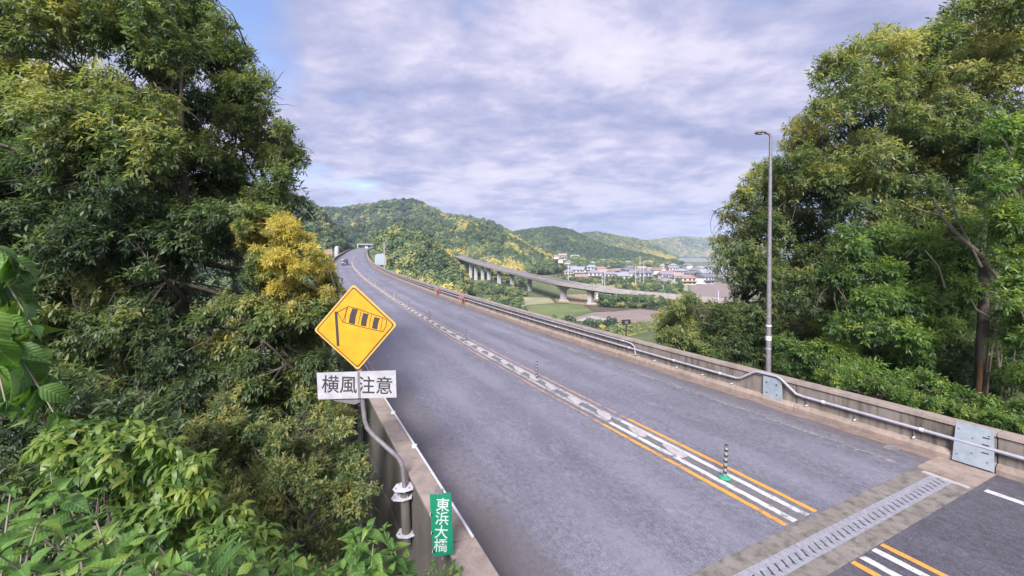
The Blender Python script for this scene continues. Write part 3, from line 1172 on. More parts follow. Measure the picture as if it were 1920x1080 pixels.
ink([(264, 323), (283, 323), (299, 571), (280, 573)], 'mast_symbol', 'black')
outl = [(283, 330), (362, 286), (420, 300), (520, 335), (600, 362), (640, 386), (636, 425), (612, 468), (560, 458), (450, 432), (372, 412), (322, 400), (305, 365)]
for i in range(len(outl)):
    a, b = Vector((*outl[i], 0)), Vector((*outl[(i + 1) % len(outl)], 0))
    d = (b - a).normalized(); n_ = Vector((-d.y, d.x, 0)) * 2.6
    a -= d * 1.5; b += d * 1.5
    ink([a + n_, b + n_, b - n_, a - n_], 'sock_outline', 'brownline', fy - .0002 * (i % 2))
for bnd in ([(392, 300), (432, 308), (416, 360), (409, 416), (366, 404), (374, 350)], [(472, 333), (510, 341), (497, 385), (491, 431), (453, 423), (459, 375)], [(552, 362), (590, 371), (577, 408), (571, 452), (534, 443), (540, 400)]):
    ink(bnd, 'sock_band', 'black', fy - .001)
for a, b in (((362, 286), (322, 400)), ((350, 300), (338, 400)), ((455, 322), (432, 420)), ((530, 345), (512, 438)), ((610, 372), (596, 460))):
    a = Vector((*a, 0)); b = Vector((*b, 0)); d = (b - a).normalized(); n_ = Vector((-d.y, d.x, 0)) * 2
    ink([a + n_, b + n_, b - n_, a - n_], 'sock_seam', 'brownline', fy - .0006)

# white plate
W4 = [(133, 766), (704, 748), (710, 943), (144, 957)]
pl = child(MB().prism(zpoly([Vector((*p, 0)) for p in W4], -.018), (0, .012, 0)), 'plate', M['signwhite'], sg)
mid = zc_(425, 851, -.0195) - sg.location
txt, dim = text_mesh('横風注意', .2, M['black'], 'lettering', sg, mid, (math.radians(90), math.radians(1.5), 0), .0015, .0015)
sxx = (508 / 3.857 * SZ / F) / dim[0]; syy = (128 / 3.857 * SZ / F) / dim[1]
txt.scale = (sxx, syy, 1)
child(MB().prism(zpoly([(427, 758), (445, 757), (452, 948), (434, 949)], -.0215), (0, .002, 0)), 'strap', M['pole'], sg)
for zx, zy in ((165, 790), (680, 775), (168, 930), (685, 920)):
    p = zc_(zx, zy, -.019)
    child(MB().tube([p + Vector((0, -.004, 0)), p + Vector((0, .003, 0))], .007, 6), 'rivet', M['steel'], sg)
child(MB().prism(zpoly([(240, 962), (440, 950), (440, 985), (400, 1000), (250, 972)], .02), (0, .05, 0)), 'bracket', M['pole'], sg)


def c4(x, y, dy=0.0):
    return px(640 + x / 3.6, 780 + y / 3.6, SZ) + Vector((0, dy, 0))


# pole behind the plates with its offset bend
pts = [zc_(428, 240, .05), zc_(432, 560, .05), zc_(440, 760, .05), zc_(452, 950, .05), c4(143, -30, .05), c4(152, 40, .045), c4(168, 85, .04), c4(215, 140, .03), c4(275, 190, .02), c4(335, 237, .0), c4(380, 278, -.0), c4(404, 315, 0), c4(416, 365, 0), c4(421, 420, 0), c4(427, 500, 0), c4(441, 800, 0)]
child(MB().tube(pts, [.037] * 14 + [.038, .038], 12), 'pole', M['pole'], sg, True)
child(MB().tube([c4(429, 520), c4(442, 860)], .075, 14), 'sleeve', M['concrete_outer'], sg, True)
for (x, y, z_) in ((424, 485, 0), (414, 545, 0), (447, 790, 0)):
    p = c4(x, y)
    wx = .17
    P = [p + Vector((-wx, -.07, 0)), p + Vector((-wx * .7, -.13, 0)), p + Vector((.04, -.14, 0)), p + Vector((.16, -.06, 0)), p + Vector((.13, .14, 0)), p + Vector((-.02, .18, 0)), p + Vector((-wx * .9, .09, 0))]
    child(MB().prism(P, (0, 0, .014)), 'bracket_plate', M['clamp'], sg)
    for bx, by in ((-.12, -.07), (-.1, .06), (.09, -.05)):
        child(MB().tube([p + Vector((bx, by, -.03)), p + Vector((bx, by, .04))], .011, 6), 'bolt', M['steel'], sg)

# ------------------------------------------------------------------ green bridge name sign
GZ = 5.12
gs = tag(empty('name_sign', px(830, 1045, GZ)), 'tall green sign naming the bridge, mounted on the left parapet', 'sign')
Q = [px(805.5, 928, GZ), px(846, 925, GZ), px(850, 1039, GZ), px(812, 1044, GZ)]
child(MB().prism(Q, (0, .02, 0)), 'board', M['signgreen'], gs)
ctr = sum(Q, Vector()) / 4
t2, dim = text_mesh('東\n浜\n大\n橋', .16, M['greentext'], 'lettering', gs, ctr + Vector((0, -.004, 0)) - gs.location, (math.radians(90), math.radians(3.0), 0), .0015, .0008, line=.95)
t2.scale = ((25.5 * GZ / F) / dim[0], (101 * GZ / F) / dim[1], 1)
for v_ in (965, 1000, 1035):
    p = px(808 + (v_ - 928) * .06, v_, GZ)
    child(MB().box(p + Vector((-.012, .02, 0)), (.03, .04, .02)), 'clip', M['clamp'], gs)
child(MB().tube([px(829, 1052, GZ) + Vector((0, .035, 0)), px(825, 930, GZ) + Vector((0, .035, 0))], .018, 8), 'stand', M['pole'], gs, True)
child(MB().box(px(822, 925, GZ) + Vector((0, .03, .005)), (.10, .07, .03)), 'top_cap', M['pole'], gs)

# ------------------------------------------------------------------ street lamp
LZ = 13.75
lp = tag(empty('street_lamp', px(1441, 745, LZ)), 'tall grey street lamp behind the right parapet in front of the trees', 'street lamp')
b0, b1 = px(1440, 750, LZ), px(1445, 256, LZ)
n_ = 14
pts = [b0 + (b1 - b0) * k / n_ for k in range(n_ + 1)]
rad = [.085 - .04 * k / n_ for k in range(n_ + 1)]
pts += [b1 + Vector((-.03, 0, .07)), b1 + Vector((-.12, 0, .11)), b1 + Vector((-.22, 0, .12))]
rad += [.044, .04, .038]
child(MB().tube(pts, rad, 12), 'pole', M['pole'], lp, True)
hp = b1 + Vector((-.2, 0, .12))
V, Fc = [], []
for i_, (dx, ww, hh, dz) in enumerate([(0.04, .06, .05, 0), (-.06, .10, .075, .005), (-.16, .13, .085, .005), (-.26, .11, .07, 0), (-.31, .03, .03, -.005)]):
    for k in range(10):
        a_ = 2 * math.pi * k / 10
        V.append(hp + Vector((dx, ww * math.cos(a_), dz + hh * (math.sin(a_) if math.sin(a_) > 0 else .45 * math.sin(a_)))))
for i_ in range(4):
    for k in range(10):
        Fc.append((i_ * 10 + k, i_ * 10 + (k + 1) % 10, (i_ + 1) * 10 + (k + 1) % 10, (i_ + 1) * 10 + k))
Fc += [tuple(range(10)), tuple(40 + k for k in range(10))]
child(MB().add(V, Fc), 'lamp_head', M['pole'], lp, True)
child(MB().box(hp + Vector((-.15, 0, -.035)), (.18, .16, .02)), 'lens', M['signwhite'], lp)
for v_, h_ in ((612, .05), (638, .14), (655, .05)):
    p = px(1440.5 + (690 - v_) * .008, v_, LZ)
    child(MB().tube([p, p + Vector((0, 0, h_))], .089, 12), 'band', M['clamp'] if v_ < 650 else M['steel'], lp)

# ------------------------------------------------------------------ fixtures by the far right wall
p = rp(15.4, WR + .75, 0)
Zs = p.y
cam_s = tag(empty('equipment_post', (p.x, p.y, -2)), 'dark box on a short post just behind the right parapet', 'post')
child(MB().tube([(p.x, p.y, -2), (p.x, p.y, 1.25)], .03, 8), 'post', M['black'], cam_s, True)
child(MB().box((p.x, p.y, 1.37), (.42, .12, .22), rz), 'box', M['black'], cam_s)
child(MB().box((p.x, p.y - .07, 1.37), (.16, .02, .14), rz), 'panel', M['pole'], cam_s)

# ------------------------------------------------------------------ vehicles
M['car_dark'] = simple('car_paint_dark', (.03, .032, .04), .25, .1, 2, 0, 0)
M['car_white'] = simple('car_paint_white', (.7, .7, .72), .3, .05, 2, 0, 0)
M['tyre'] = simple('tyre', (.02, .02, .02), .8, .1, 5, 0, 0)
M['taillight'] = simple('tail_light', (.4, .02, .02), .3, .1, 5, 0, 0)


def make_car(name, paintm, s_, o_, label, L_=4.0, W_=1.7, H_=1.6):
    p = rp(s_, o_)
    q_ = rp(s_ + 2, o_) - p
    ang = math.atan2(q_.y, q_.x) - math.pi / 2
    root = tag(empty(name, p, ang), label, 'car')
    prof = [(-L_ / 2, .3), (-L_ / 2, .85), (-L_ / 2 + .12, 1.0), (-L_ / 2 + .35, H_ - .06), (-L_ / 2 + .9, H_), (L_ * .12, H_), (L_ * .3, 1.0), (L_ / 2 - .1, .85), (L_ / 2, .65), (L_ / 2, .3)]
    rings = []
    V, Fc = [], []
    n = len(prof)
    for xk, ins in ((-W_ / 2, 1), (-W_ / 2 + .12, 0), (W_ / 2 - .12, 0), (W_ / 2, 1)):
        for (y, z) in prof:
            zz = z if not ins else (z - .08 if z > .9 else z)
            tw = 1.0 if z < .95 else .86
            V.append((xk * tw, y * (.985 if ins else 1), zz))
    for i_ in range(3):
        for k in range(n):
            Fc.append((i_ * n + k, i_ * n + (k + 1) % n, (i_ + 1) * n + (k + 1) % n, (i_ + 1) * n + k))
    Fc += [tuple(range(n)), tuple(3 * n + k for k in range(n))]
    MB().add(V, Fc).build('body', paintm, root, True)
    MB().prism([(-W_ * .36, -L_ / 2 + .125, 1.02), (W_ * .36, -L_ / 2 + .125, 1.02), (W_ * .32, -L_ / 2 + .30, H_ - .14), (-W_ * .32, -L_ / 2 + .30, H_ - .14)], (0, -.02, 0)).build('rear_window', M['glass'], root)
    for sx_ in (-1, 1):
        MB().prism([(sx_ * W_ * .435, -L_ * .38, 1.0), (sx_ * W_ * .435, L_ * .24, 1.0), (sx_ * W_ * .40, L_ * .1, H_ - .16), (sx_ * W_ * .40, -L_ * .34, H_ - .16)], (sx_ * .03, 0, 0)).build('side_window', M['glass'], root)
        MB().box((sx_ * (W_ / 2 - .14), -L_ / 2 - .005, .82), (.2, .04, .16)).build('tail_light', M['taillight'], root)
        for yy in (-L_ * .31, L_ * .31):
            wl = MB().tube([(sx_ * (W_ / 2 - .2), yy, .3), (sx_ * (W_ / 2 + .01), yy, .3)], .3, 14).build('wheel', M['tyre'], root)
            MB().tube([(sx_ * (W_ / 2 + .005), yy, .3), (sx_ * (W_ / 2 + .02), yy, .3)], .17, 10).build('rim', M['steel'], wl)
    MB().box((0, -L_ / 2 - .01, .55), (.36, .02, .17)).build('number_plate', M['signwhite'], root)
    MB().box((0, -L_ / 2 - .02, .38), (W_ * .96, .08, .16)).build('bumper', M['black'], root)
    return root


make_car('car', M['car_dark'], 128, -1.9, 'small dark car driving away in the left lane of the far road', 3.8, 1.75, 1.65)
make_car('van', M['car_white'], 345, 2.4, 'tiny white van coming over the far end of the road', 4.6, 1.9, 2.1)

# far gantry over the road
s_ = 385
g0 = tag(empty('footbridge', rp(s_, 0)), 'small pale footbridge crossing the far end of the road under the hill', 'footbridge')
a, b = rp(s_, -9, 0), rp(s_, 7.5, 0)
for p in (a, b):
    child(MB().box(p + Vector((0, 0, .5)), (.9, .9, 4.2)), 'pier', M['concrete_pale'], g0)
dd = (b - a).normalized()
child(MB().prism([a - dd * 1 + Vector((0, 0, 2.6)), b + dd * 1 + Vector((0, 0, 2.6)), b + dd * 1 + Vector((0, 0, 3.5)), a - dd * 1 + Vector((0, 0, 3.5))], (0, 2.5, 0)), 'beam', M['concrete_pale'], g0)

# left far pillar and orange barrier, right far board and pole
p = rp(200, -7.2)
pp = tag(empty('gate_pillar', p), 'pale round-topped pillar at the far left edge of the road', 'pillar')
child(MB().tube([p + Vector((0, 0, z)) for z in (-.5, 3.2, 3.9, 4.2)], [.95, .95, .7, .2], 12), 'pillar', M['concrete_pale'], pp, True)
p = rp(190, -8.8)
ob_ = tag(empty('orange_barrier', p), 'orange barrier panels beside the pale pillar at the far left', 'barrier')
for k in range(4):
    child(MB().box(p + Vector((-1.1 * k, 0, 1.9)), (1.0, .15, 2.2)), 'panel', M['orange_worn'], ob_)
p = rp(118, WR + 1.6)
mbd = tag(empty('reflector_board', p), 'white round-cornered board behind the far right parapet', 'board')
Wb, Hb = 2.9, 3.1
poly = []
for (cx, cz, a0) in ((Wb / 2 - .9, Hb - .9, 0), (-Wb / 2 + .9, Hb - .9, 90)):
    for k in range(7):
        t_ = math.radians(a0 + k * 15)
        poly.append(p + Vector((cx + .9 * math.cos(t_), 0, .4 + cz + .9 * math.sin(t_))))
poly += [p + Vector((-Wb / 2, 0, .5)), p + Vector((Wb / 2, 0, .5))]
child(MB().prism(poly, (0, .12, 0)), 'panel', M['plate'], mbd)
for dx in (-1, 1):
    child(MB().tube([p + Vector((dx, .2, -4)), p + Vector((dx, .2, 2.5))], .07, 6), 'leg', M['pole'], mbd)
p = rp(114, WR + 2.2)
up = tag(empty('utility_pole', (p.x, p.y, -3)), 'slim pale utility pole standing right of the white board beside the far parapet', 'pole')
child(MB().tube([(p.x, p.y, -3), (p.x, p.y, 7.6)], [.14, .1], 8), 'pole', M['concrete_pale'], up, True)
child(MB().box((p.x, p.y, 7.0), (1.3, .1, .1)), 'crossarm', M['pole'], up)
child(MB().box((p.x, p.y, 6.4), (.9, .1, .1)), 'crossarm', M['pole'], up)

# ------------------------------------------------------------------ second viaduct across the valley
vk = [(838, 470, 460), (850, 479, 420), (870, 487, 375), (890, 493, 340), (925, 503, 300), (960, 512, 270), (1000, 522, 224), (1040, 530, 192), (1090, 538, 180), (1140, 545, 174), (1190, 550.5, 171), (1240, 555.5, 168), (1300, 561, 163), (1380, 568, 156), (1500, 580, 142), (1700, 598, 124), (2000, 624, 106)]
VP = [px(*k) for k in vk]
# resample
VV = []
for i in range(len(VP) - 1):
    p0, p1, p2, p3 = VP[max(i - 1, 0)], VP[i], VP[i + 1], VP[min(i + 2, len(VP) - 1)]
    for k in range(6):
        t_ = k / 6
        VV.append(.5 * ((2 * p1) + (p2 - p0) * t_ + (2 * p0 - 5 * p1 + 4 * p2 - p3) * t_ * t_ + (3 * p1 - p0 - 3 * p2 + p3) * t_**3))
VV.append(VP[-1])
VN = []
for i, p in enumerate(VV):
    d = VV[min(i + 1, len(VV) - 1)] - VV[max(i - 1, 0)]
    d.z = 0; d.normalize()
    VN.append(Vector((-d.y, d.x, 0)))      # pointing away from the viewer
vd = tag(empty('viaduct', VV[30]), 'curving grey road viaduct on pale piers crossing the valley', 'viaduct')


def vsweep(prof, i0=0, i1=None):
    i1 = i1 or len(VV)
    mb = MB(); n = len(prof); V, Fc = [], []
    for i in range(i0, i1):
        for (o, z) in prof:
            V.append(VV[i] + VN[i] * o + Vector((0, 0, z)))
    m_ = i1 - i0
    for i in range(m_ - 1):
        for k in range(n):
            Fc.append((i * n + k, i * n + (k + 1) % n, (i + 1) * n + (k + 1) % n, (i + 1) * n + k))
    Fc += [tuple(range(n)), tuple((m_ - 1) * n + k for k in range(n))]
    return mb.add(V, Fc)


VW = 9.0
M['viaduct_road'] = simple('viaduct_road', (.17, .158, .165), .8, .15, .2)
M['viaduct_side'] = simple('viaduct_side', (.25, .225, .23), .8, .2, .3)
child(vsweep([(0, -.8), (0, -.35), (VW, -.35), (VW, -.8), (VW - 2, -1.6), (2, -1.6)]), 'deck', M['concrete_outer'], vd)
child(vsweep([(.25, -.34), (.25, -.30), (VW - .25, -.30), (VW - .25, -.34)]), 'road_surface', M['viaduct_road'], vd)
child(vsweep([(-.08, -.8), (-.08, .5), (.22, .55), (.22, -.34), (-.02, -.36)]), 'parapet', M['viaduct_side'], vd)
child(vsweep([(VW - .22, -.34), (VW - .22, .55), (VW + .08, .55), (VW + .08, -1.0)]), 'parapet', M['viaduct_side'], vd)


def near_u(u):
    return min(range(len(VV)), key=lambda i: abs(960 + F * VV[i].x / VV[i].y - u))


for u, wpx in ((872, 7), (884, 7.5), (897, 7.5), (909, 8), (926, 9), (951, 9), (982, 10)):
    i = near_u(u)
    c = VV[i] + VN[i] * (VW / 2)
    wd = wpx * c.y / F
    top = c.z - 1.4
    gz = ground_at(c.x, c.y) - .5
    child(MB().box((c.x, c.y, (top + gz) / 2), (wd * .8, wd * 1.3, top - gz)), 'pier', M['concrete_pale'], vd)
for u in (1040, 1102, 1146, 1243, 1400, 1600):
    i = near_u(u)
    c = VV[i] + VN[i] * (VW / 2)
    top = c.z - 1.4
    gz = G - .5
    nrm = VN[i]; al = Vector((nrm.y, -nrm.x, 0))
    P = []
    hw = VW * (.46 if u < 1100 else .27)
    for (o, z) in ((-hw, top), (hw, top), (hw, top - .8), (1.5, top - 2.2), (1.3, gz), (-1.3, gz), (-1.5, top - 2.2), (-hw, top - .8)):
        P.append(Vector((c.x, c.y, 0)) + nrm * o * .9 + Vector((0, 0, z)) - al * .9)
    child(MB().prism(P, al * 1.8), 'pier', M['concrete_pale'], vd)
    child(MB().box((c.x, c.y, G + .25), (4.2, 4.2, .9)), 'footing', M['concrete_pale'], vd)

# viaduct lamps
for k, (u, nm) in enumerate(((858, 'farthest'), (897, 'second farthest'), (935, 'middle'), (1032, 'second nearest'), (1120, 'nearest'))):
    i = near_u(u)
    b = VV[i] + VN[i] * (VW - .1) + Vector((0, 0, .5))
    r_ = tag(empty('street_lamp', b), nm + ' thin pale lamp standing on the valley viaduct', 'street lamp', 'lamps on the viaduct')
    child(MB().tube([b, b + Vector((0, 0, 7.5)), b + Vector((.5, -.2, 8.3)), b + Vector((1.6, -.6, 8.6))], [.13, .1, .08, .08], 8), 'pole', M['clamp'], r_, True)
    child(MB().box(b + Vector((1.8, -.7, 8.6)), (.9, .35, .16)), 'lamp_head', M['clamp'], r_)

# ------------------------------------------------------------------ village
roofs = [('purple grey', (.20, .18, .22)), ('reddish brown', (.25, .165, .155)), ('dark grey', (.13, .13, .155)), ('blue grey', (.24, .25, .31)), ('rosy brown', (.30, .22, .225))]
walls = [('white', (.62, .60, .60)), ('cream', (.52, .46, .38)), ('pale grey', (.42, .41, .44)), ('brown', (.27, .20, .17))]
for nm, c in roofs:
    M['roof_' + nm] = simple('roof_' + nm.replace(' ', '_'), c, .65, .2, 1.2, sc3=(1, 1, 3))
for nm, c in walls:
    M['wall_' + nm] = simple('wall_' + nm.replace(' ', '_'), c, .8, .12, .6)


def make_house(rn, wn, kind, w_=11, d_=8):
    root = empty('house', (0, 0, 0))
    hw, hd = w_ / 2, d_ / 2
    st = 2 if kind != 'low' else 1
    H1 = 5.4 if st == 2 else 3.0
    MB().box((0, 0, H1 / 2 - .5), (w_ * .94, d_ * .94, H1 + 1)).build('wall', M['wall_' + wn], root)
    ov = .7
    rh = 2.6 if kind != 'hip' else 2.2
    x, y = hw + ov, hd + ov
    if kind == 'hip':
        V = [(-x, -y, H1), (x, -y, H1), (x, y, H1), (-x, y, H1), (-x * .45, 0, H1 + rh), (x * .45, 0, H1 + rh)]
        Fc = [(0, 1, 5, 4), (1, 2, 5), (2, 3, 4, 5), (3, 0, 4), (0, 3, 2, 1)]
    else:
        V = [(-x, -y, H1), (x, -y, H1), (x, y, H1), (-x, y, H1), (-x, 0, H1 + rh), (x, 0, H1 + rh)]
        Fc = [(0, 1, 5, 4), (1, 2, 5), (2, 3, 4, 5), (3, 0, 4), (0, 3, 2, 1)]
    rf = MB().add(V, Fc).build('roof', M['roof_' + rn], root)
    MB().tube([(V[4][0], 0, H1 + rh + .05), (V[5][0], 0, H1 + rh + .05)], .22, 6).build('ridge', M['roof_' + rn], rf)
    if st == 2:   # lower porch roof band
        V = [(-x, -y - .9, 2.7), (x, -y - .9, 2.7), (x, -hd * .94, 3.4), (-x, -hd * .94, 3.4), (-x, -y - .9, 2.55), (x, -y - .9, 2.55), (x, -hd * .94, 2.8), (-x, -hd * .94, 2.8)]
        MB().add(V, [(0, 1, 2, 3), (7, 6, 5, 4), (0, 4, 5, 1), (1, 5, 6, 2), (3, 7, 4, 0), (2, 6, 7, 3)]).build('porch_roof', M['roof_' + rn], root)
    for fl in range(st):
        for xx in ((-w_ * .28, w_ * .06, w_ * .33) if kind != 'low' else (-w_ * .25, w_ * .2)):
            f = MB().box((xx, -hd * .94 - .03, 1.35 + fl * 2.7), (1.9, .1, 1.3)).build('window', M['glass'], root)
            MB().box((xx, -hd * .94 - .07, 1.35 + fl * 2.7 - .7), (2.1, .12, .12)).build('sill', M['clamp'], f)
    MB().box((-w_ * .1, -hd * .94 - .03, 1.0), (.95, .1, 2.0)).build('door', M['wall_brown'], root)
    return root


cache = {}
rows = [  # row name, v of base, list of u
    ('front village row', 533, [(1246, 0), (1290, 1), (1322, 2)], .9),
    ('second village row', 524, [(1090, 1), (1113, 0), (1142, 0), (1166, 3), (1206, 2), (1246, 0), (1268, 4), (1296, 2), (1322, 3), (1350, 2), (1376, 0), (1410, 3)], 1.0),
    ('third village row', 517, [(1066, 0), (1084, 3), (1132, 4), (1150, 1), (1176, 2), (1193, 0), (1212, 3), (1229, 1), (1252, 1), (1277, 3), (1304, 0), (1330, 2), (1357, 0), (1388, 1)], 1.0),
    ('fourth village row', 510.5, [(1073, 0), (1092, 2), (1109, 3), (1125, 1), (1160, 0), (1182, 2), (1203, 4), (1222, 4), (1240, 1), (1261, 0), (1283, 2), (1313, 3), (1342, 0), (1371, 2), (1400, 4)], 1.0),
    ('back village row', 504, [(1078, 3), (1094, 2), (1110, 3), (1129, 4), (1147, 4), (1178, 0), (1216, 1), (1236, 4), (1262, 3), (1290, 0), (1325, 2), (1366, 3)], 1.0),
    ('hillside cluster', 497, [(1042, 4), (1050, 1), (1055, 4), (1063, 0)], 1.0),
]
ordn = ['first', 'second', 'third', 'fourth', 'fifth', 'sixth', 'seventh', 'eighth', 'ninth', 'tenth', 'eleventh', 'twelfth', 'thirteenth', 'fourteenth', 'fifteenth']
for rname, vb, us, scl in rows:
    for i, (u, rk) in enumerate(us):
        rn = roofs[rk][0]
        wn = walls[(i * 7 + rk + int(vb)) % 3 if rk != 1 or i % 3 else 3][0]
        kind = ['gable', 'hip', 'low'][(i * 5 + int(vb)) % 3]
        key = (rn, wn, kind)
        if key not in cache:
            cache[key] = [make_house(rn, wn, kind), 0]
        base, used = cache[key]
        o = base if not used else link_copy(base)
        cache[key][1] = 1
        p = gp(u, vb + random.uniform(-1.2, 1.2), G)
        if 'hillside' in rname:
            p = px(u, 484 + 7 * (i % 2) + i, 470)
        else:
            p.z = max(G, ground_at(p.x, p.y))
        o.location = p
        o.rotation_euler = (0, 0, random.choice([0, .25, -.3, .5, math.pi / 2 + .1, -.15]))
        o.scale = ((.7 if 'hillside' in rname else scl) * random.uniform(.8, 1.12),) * 3
        tag(o, f'{rn} roofed house with {wn} walls, {ordn[i]} from left in {rname}', 'house', 'houses of the valley village')

# utility poles among the houses
for i, (u, vb, vt) in enumerate(((1192, 540, 497), (1200, 537, 480), (1207, 536, 490), (1265, 536, 508), (1129, 542, 512), (1347, 582, 545), (1285, 610, 575))):
    p = gp(u, vb, G)
    top = p.z + (vb - vt) * p.y / F
    o = tag(empty('utility_pole', p), ['pale pole left of the tallest pole before the village', 'tallest pale utility pole in front of the village', 'pale pole right of the tallest pole before the village', 'pale pole in front of the right part of the village', 'low pole beside the end of the valley viaduct', 'white pole rising behind the low shrubs near the lamp', 'short pale pole at the left edge of the low shrubs'][i], 'pole')
    child(MB().tube([p, (p.x, p.y, top)], [.19, .14], 8), 'pole', M['clamp'], o, True)
    child(MB().box((p.x, p.y, top - .7), (1.6, .12, .12)), 'crossarm', M['pole'], o)

# equipment sheds below viaduct
for i, (u, v_, w_) in enumerate(((1128, 560, 6), (1140, 562, 4), (1186, 562, 5), (1242, 574, 6))):
    p = gp(u, v_, G)
    o = tag(empty('shed', p), ['small pale farm shed below the end of the viaduct', 'tiny white hut right of the pale farm shed', 'low grey hut behind the reed bed', 'grey hut at the right end of the reed bed'][i], 'shed')
    child(MB().box(p + Vector((0, 0, 1.2)), (w_, 4, 2.4)), 'wall', M['wall_white' if i < 2 else 'wall_pale grey'], o)
    child(MB().prism([p + Vector((-w_ / 2 - .3, -2.4, 2.4)), p + Vector((w_ / 2 + .3, -2.4, 2.4)), p + Vector((w_ / 2 + .3, -2.4, 2.6)), p + Vector((0, -2.4, 3.4)), p + Vector((-w_ / 2 - .3, -2.4, 2.6))], (0, 4.8, 0)), 'roof', M['roof_blue grey'], o)
    child(MB().box(p + Vector((0, -2.03, 1.0)), (1.2, .08, 2.0)), 'door', M['pole'], o)
# house with red roof behind the shrubs
p = gp(1347, 590, -11); p = px(1347, 584, 95)
o = make_house('rosy brown', 'white', 'gable', 8, 6)
o.location = p - Vector((0, 0, 6.3)); o.rotation_euler = (0, 0, .3); o.scale = (.8,) * 3
tag(o, 'pink roofed house peeping above the low shrubs left of the street lamp', 'house')


# ------------------------------------------------------------------ forest instancing (stuff)
def np_mesh(name, V, Fc, mat, tint=None, smooth=False):
    me = bpy.data.meshes.new(name)
    nv, nf = len(V), len(Fc)
    me.vertices.add(nv)
    me.vertices.foreach_set('co', np.asarray(V, np.float32).ravel())
    k = Fc.shape[1]
    me.loops.add(nf * k)
    me.loops.foreach_set('vertex_index', Fc.astype(np.int32).ravel())
    me.polygons.add(nf)
    me.polygons.foreach_set('loop_start', np.arange(0, nf * k, k, dtype=np.int32))
    me.polygons.foreach_set('loop_total', np.full(nf, k, np.int32))
    if tint is not None:
        a = me.attributes.new('tint', 'FLOAT', 'POINT')
        a.data.foreach_set('value', np.asarray(tint, np.float32))
    me.materials.append(mat)
    me.update(calc_edges=True)
    return me


def unit(a):
    return a / np.maximum(np.linalg.norm(a, axis=-1, keepdims=True), 1e-9)


def leaf_quads(P, D, Nn, ln, wd):
    """P base, D direction, Nn approx normal, ln length, wd width -> folded diamonds"""
    S = unit(np.cross(D, Nn))
    Nn = unit(np.cross(S, D))
    n = len(P)
    V = np.empty((n, 4, 3))
    V[:, 0] = P
    V[:, 1] = P + D * (ln * .48)[:, None] + S * (wd * .5)[:, None] + Nn * (wd * .12)[:, None]
    V[:, 2] = P + D * ln[:, None] - Nn * (ln * .12)[:, None]
    V[:, 3] = P + D * (ln * .48)[:, None] - S * (wd * .5)[:, None] + Nn * (wd * .12)[:, None]
    b = (np.arange(n) * 4)[:, None]
    Fc = np.concatenate([b + np.array([[0, 1, 2]]), b + np.array([[0, 2, 3]])], 0)
    return V.reshape(-1, 3), Fc


def leaf_hex(P, D, Nn, ln, wd):
    S = unit(np.cross(D, Nn))
    Nn = unit(np.cross(S, D))
    n = len(P)
    V = np.empty((n, 6, 3))
    c = lambda a: (ln * a)[:, None]
    w_ = lambda a: (wd * a)[:, None]
    V[:, 0] = P
    V[:, 1] = P + D * c(.28) + S * w_(.45) + Nn * w_(.14)
    V[:, 2] = P + D * c(.62) + S * w_(.40) + Nn * w_(.06)
    V[:, 3] = P + D * c(1.0) - Nn * c(.20)
    V[:, 4] = P + D * c(.62) - S * w_(.40) + Nn * w_(.06)
    V[:, 5] = P + D * c(.28) - S * w_(.45) + Nn * w_(.14)
    b = (np.arange(n) * 6)[:, None]
    Fc = np.concatenate([b + np.array([[0, 1, 5]]), b + np.array([[1, 2, 4]]), b + np.array([[1, 4, 5]]), b + np.array([[2, 3, 4]])], 0)
    return V.reshape(-1, 3), Fc


def forest_template(name, seed, ncard=900, card=.85):
    r = np.random.default_rng(seed)
    # crown radius ~4, centre z 3
    K = 14
    d = unit(r.normal(size=(K, 3))); d[:, 2] = np.abs(d[:, 2]) * 1.1 - .25
    c = d * r.uniform(1.6, 3.0, (K, 1)) + np.array([0, 0, 3.0])
    rad = r.uniform(1.1, 1.9, K)
    pick = r.integers(0, K, ncard)
    dd = unit(r.normal(size=(ncard, 3)) + np.array([0, 0, .45]))
    P = c[pick] + dd * (rad[pick] * r.uniform(.75, 1.08, ncard))[:, None]
    D = unit(np.cross(dd, r.normal(size=(ncard, 3))) + np.array([0, 0, -.2]))
    ln = r.uniform(.7, 1.3, ncard) * card
    V, Fc = leaf_quads(P - D * ln[:, None] * .5, D, dd, ln, ln * .75)
    me = np_mesh(name, V, Fc, M['leaf_forest'])
    return bpy.data.objects.new(name, me)


tcol = bpy.data.collections.new('crown_templates')
for k in range(5):
    tcol.objects.link(forest_template('crown_shape', 50 + k))


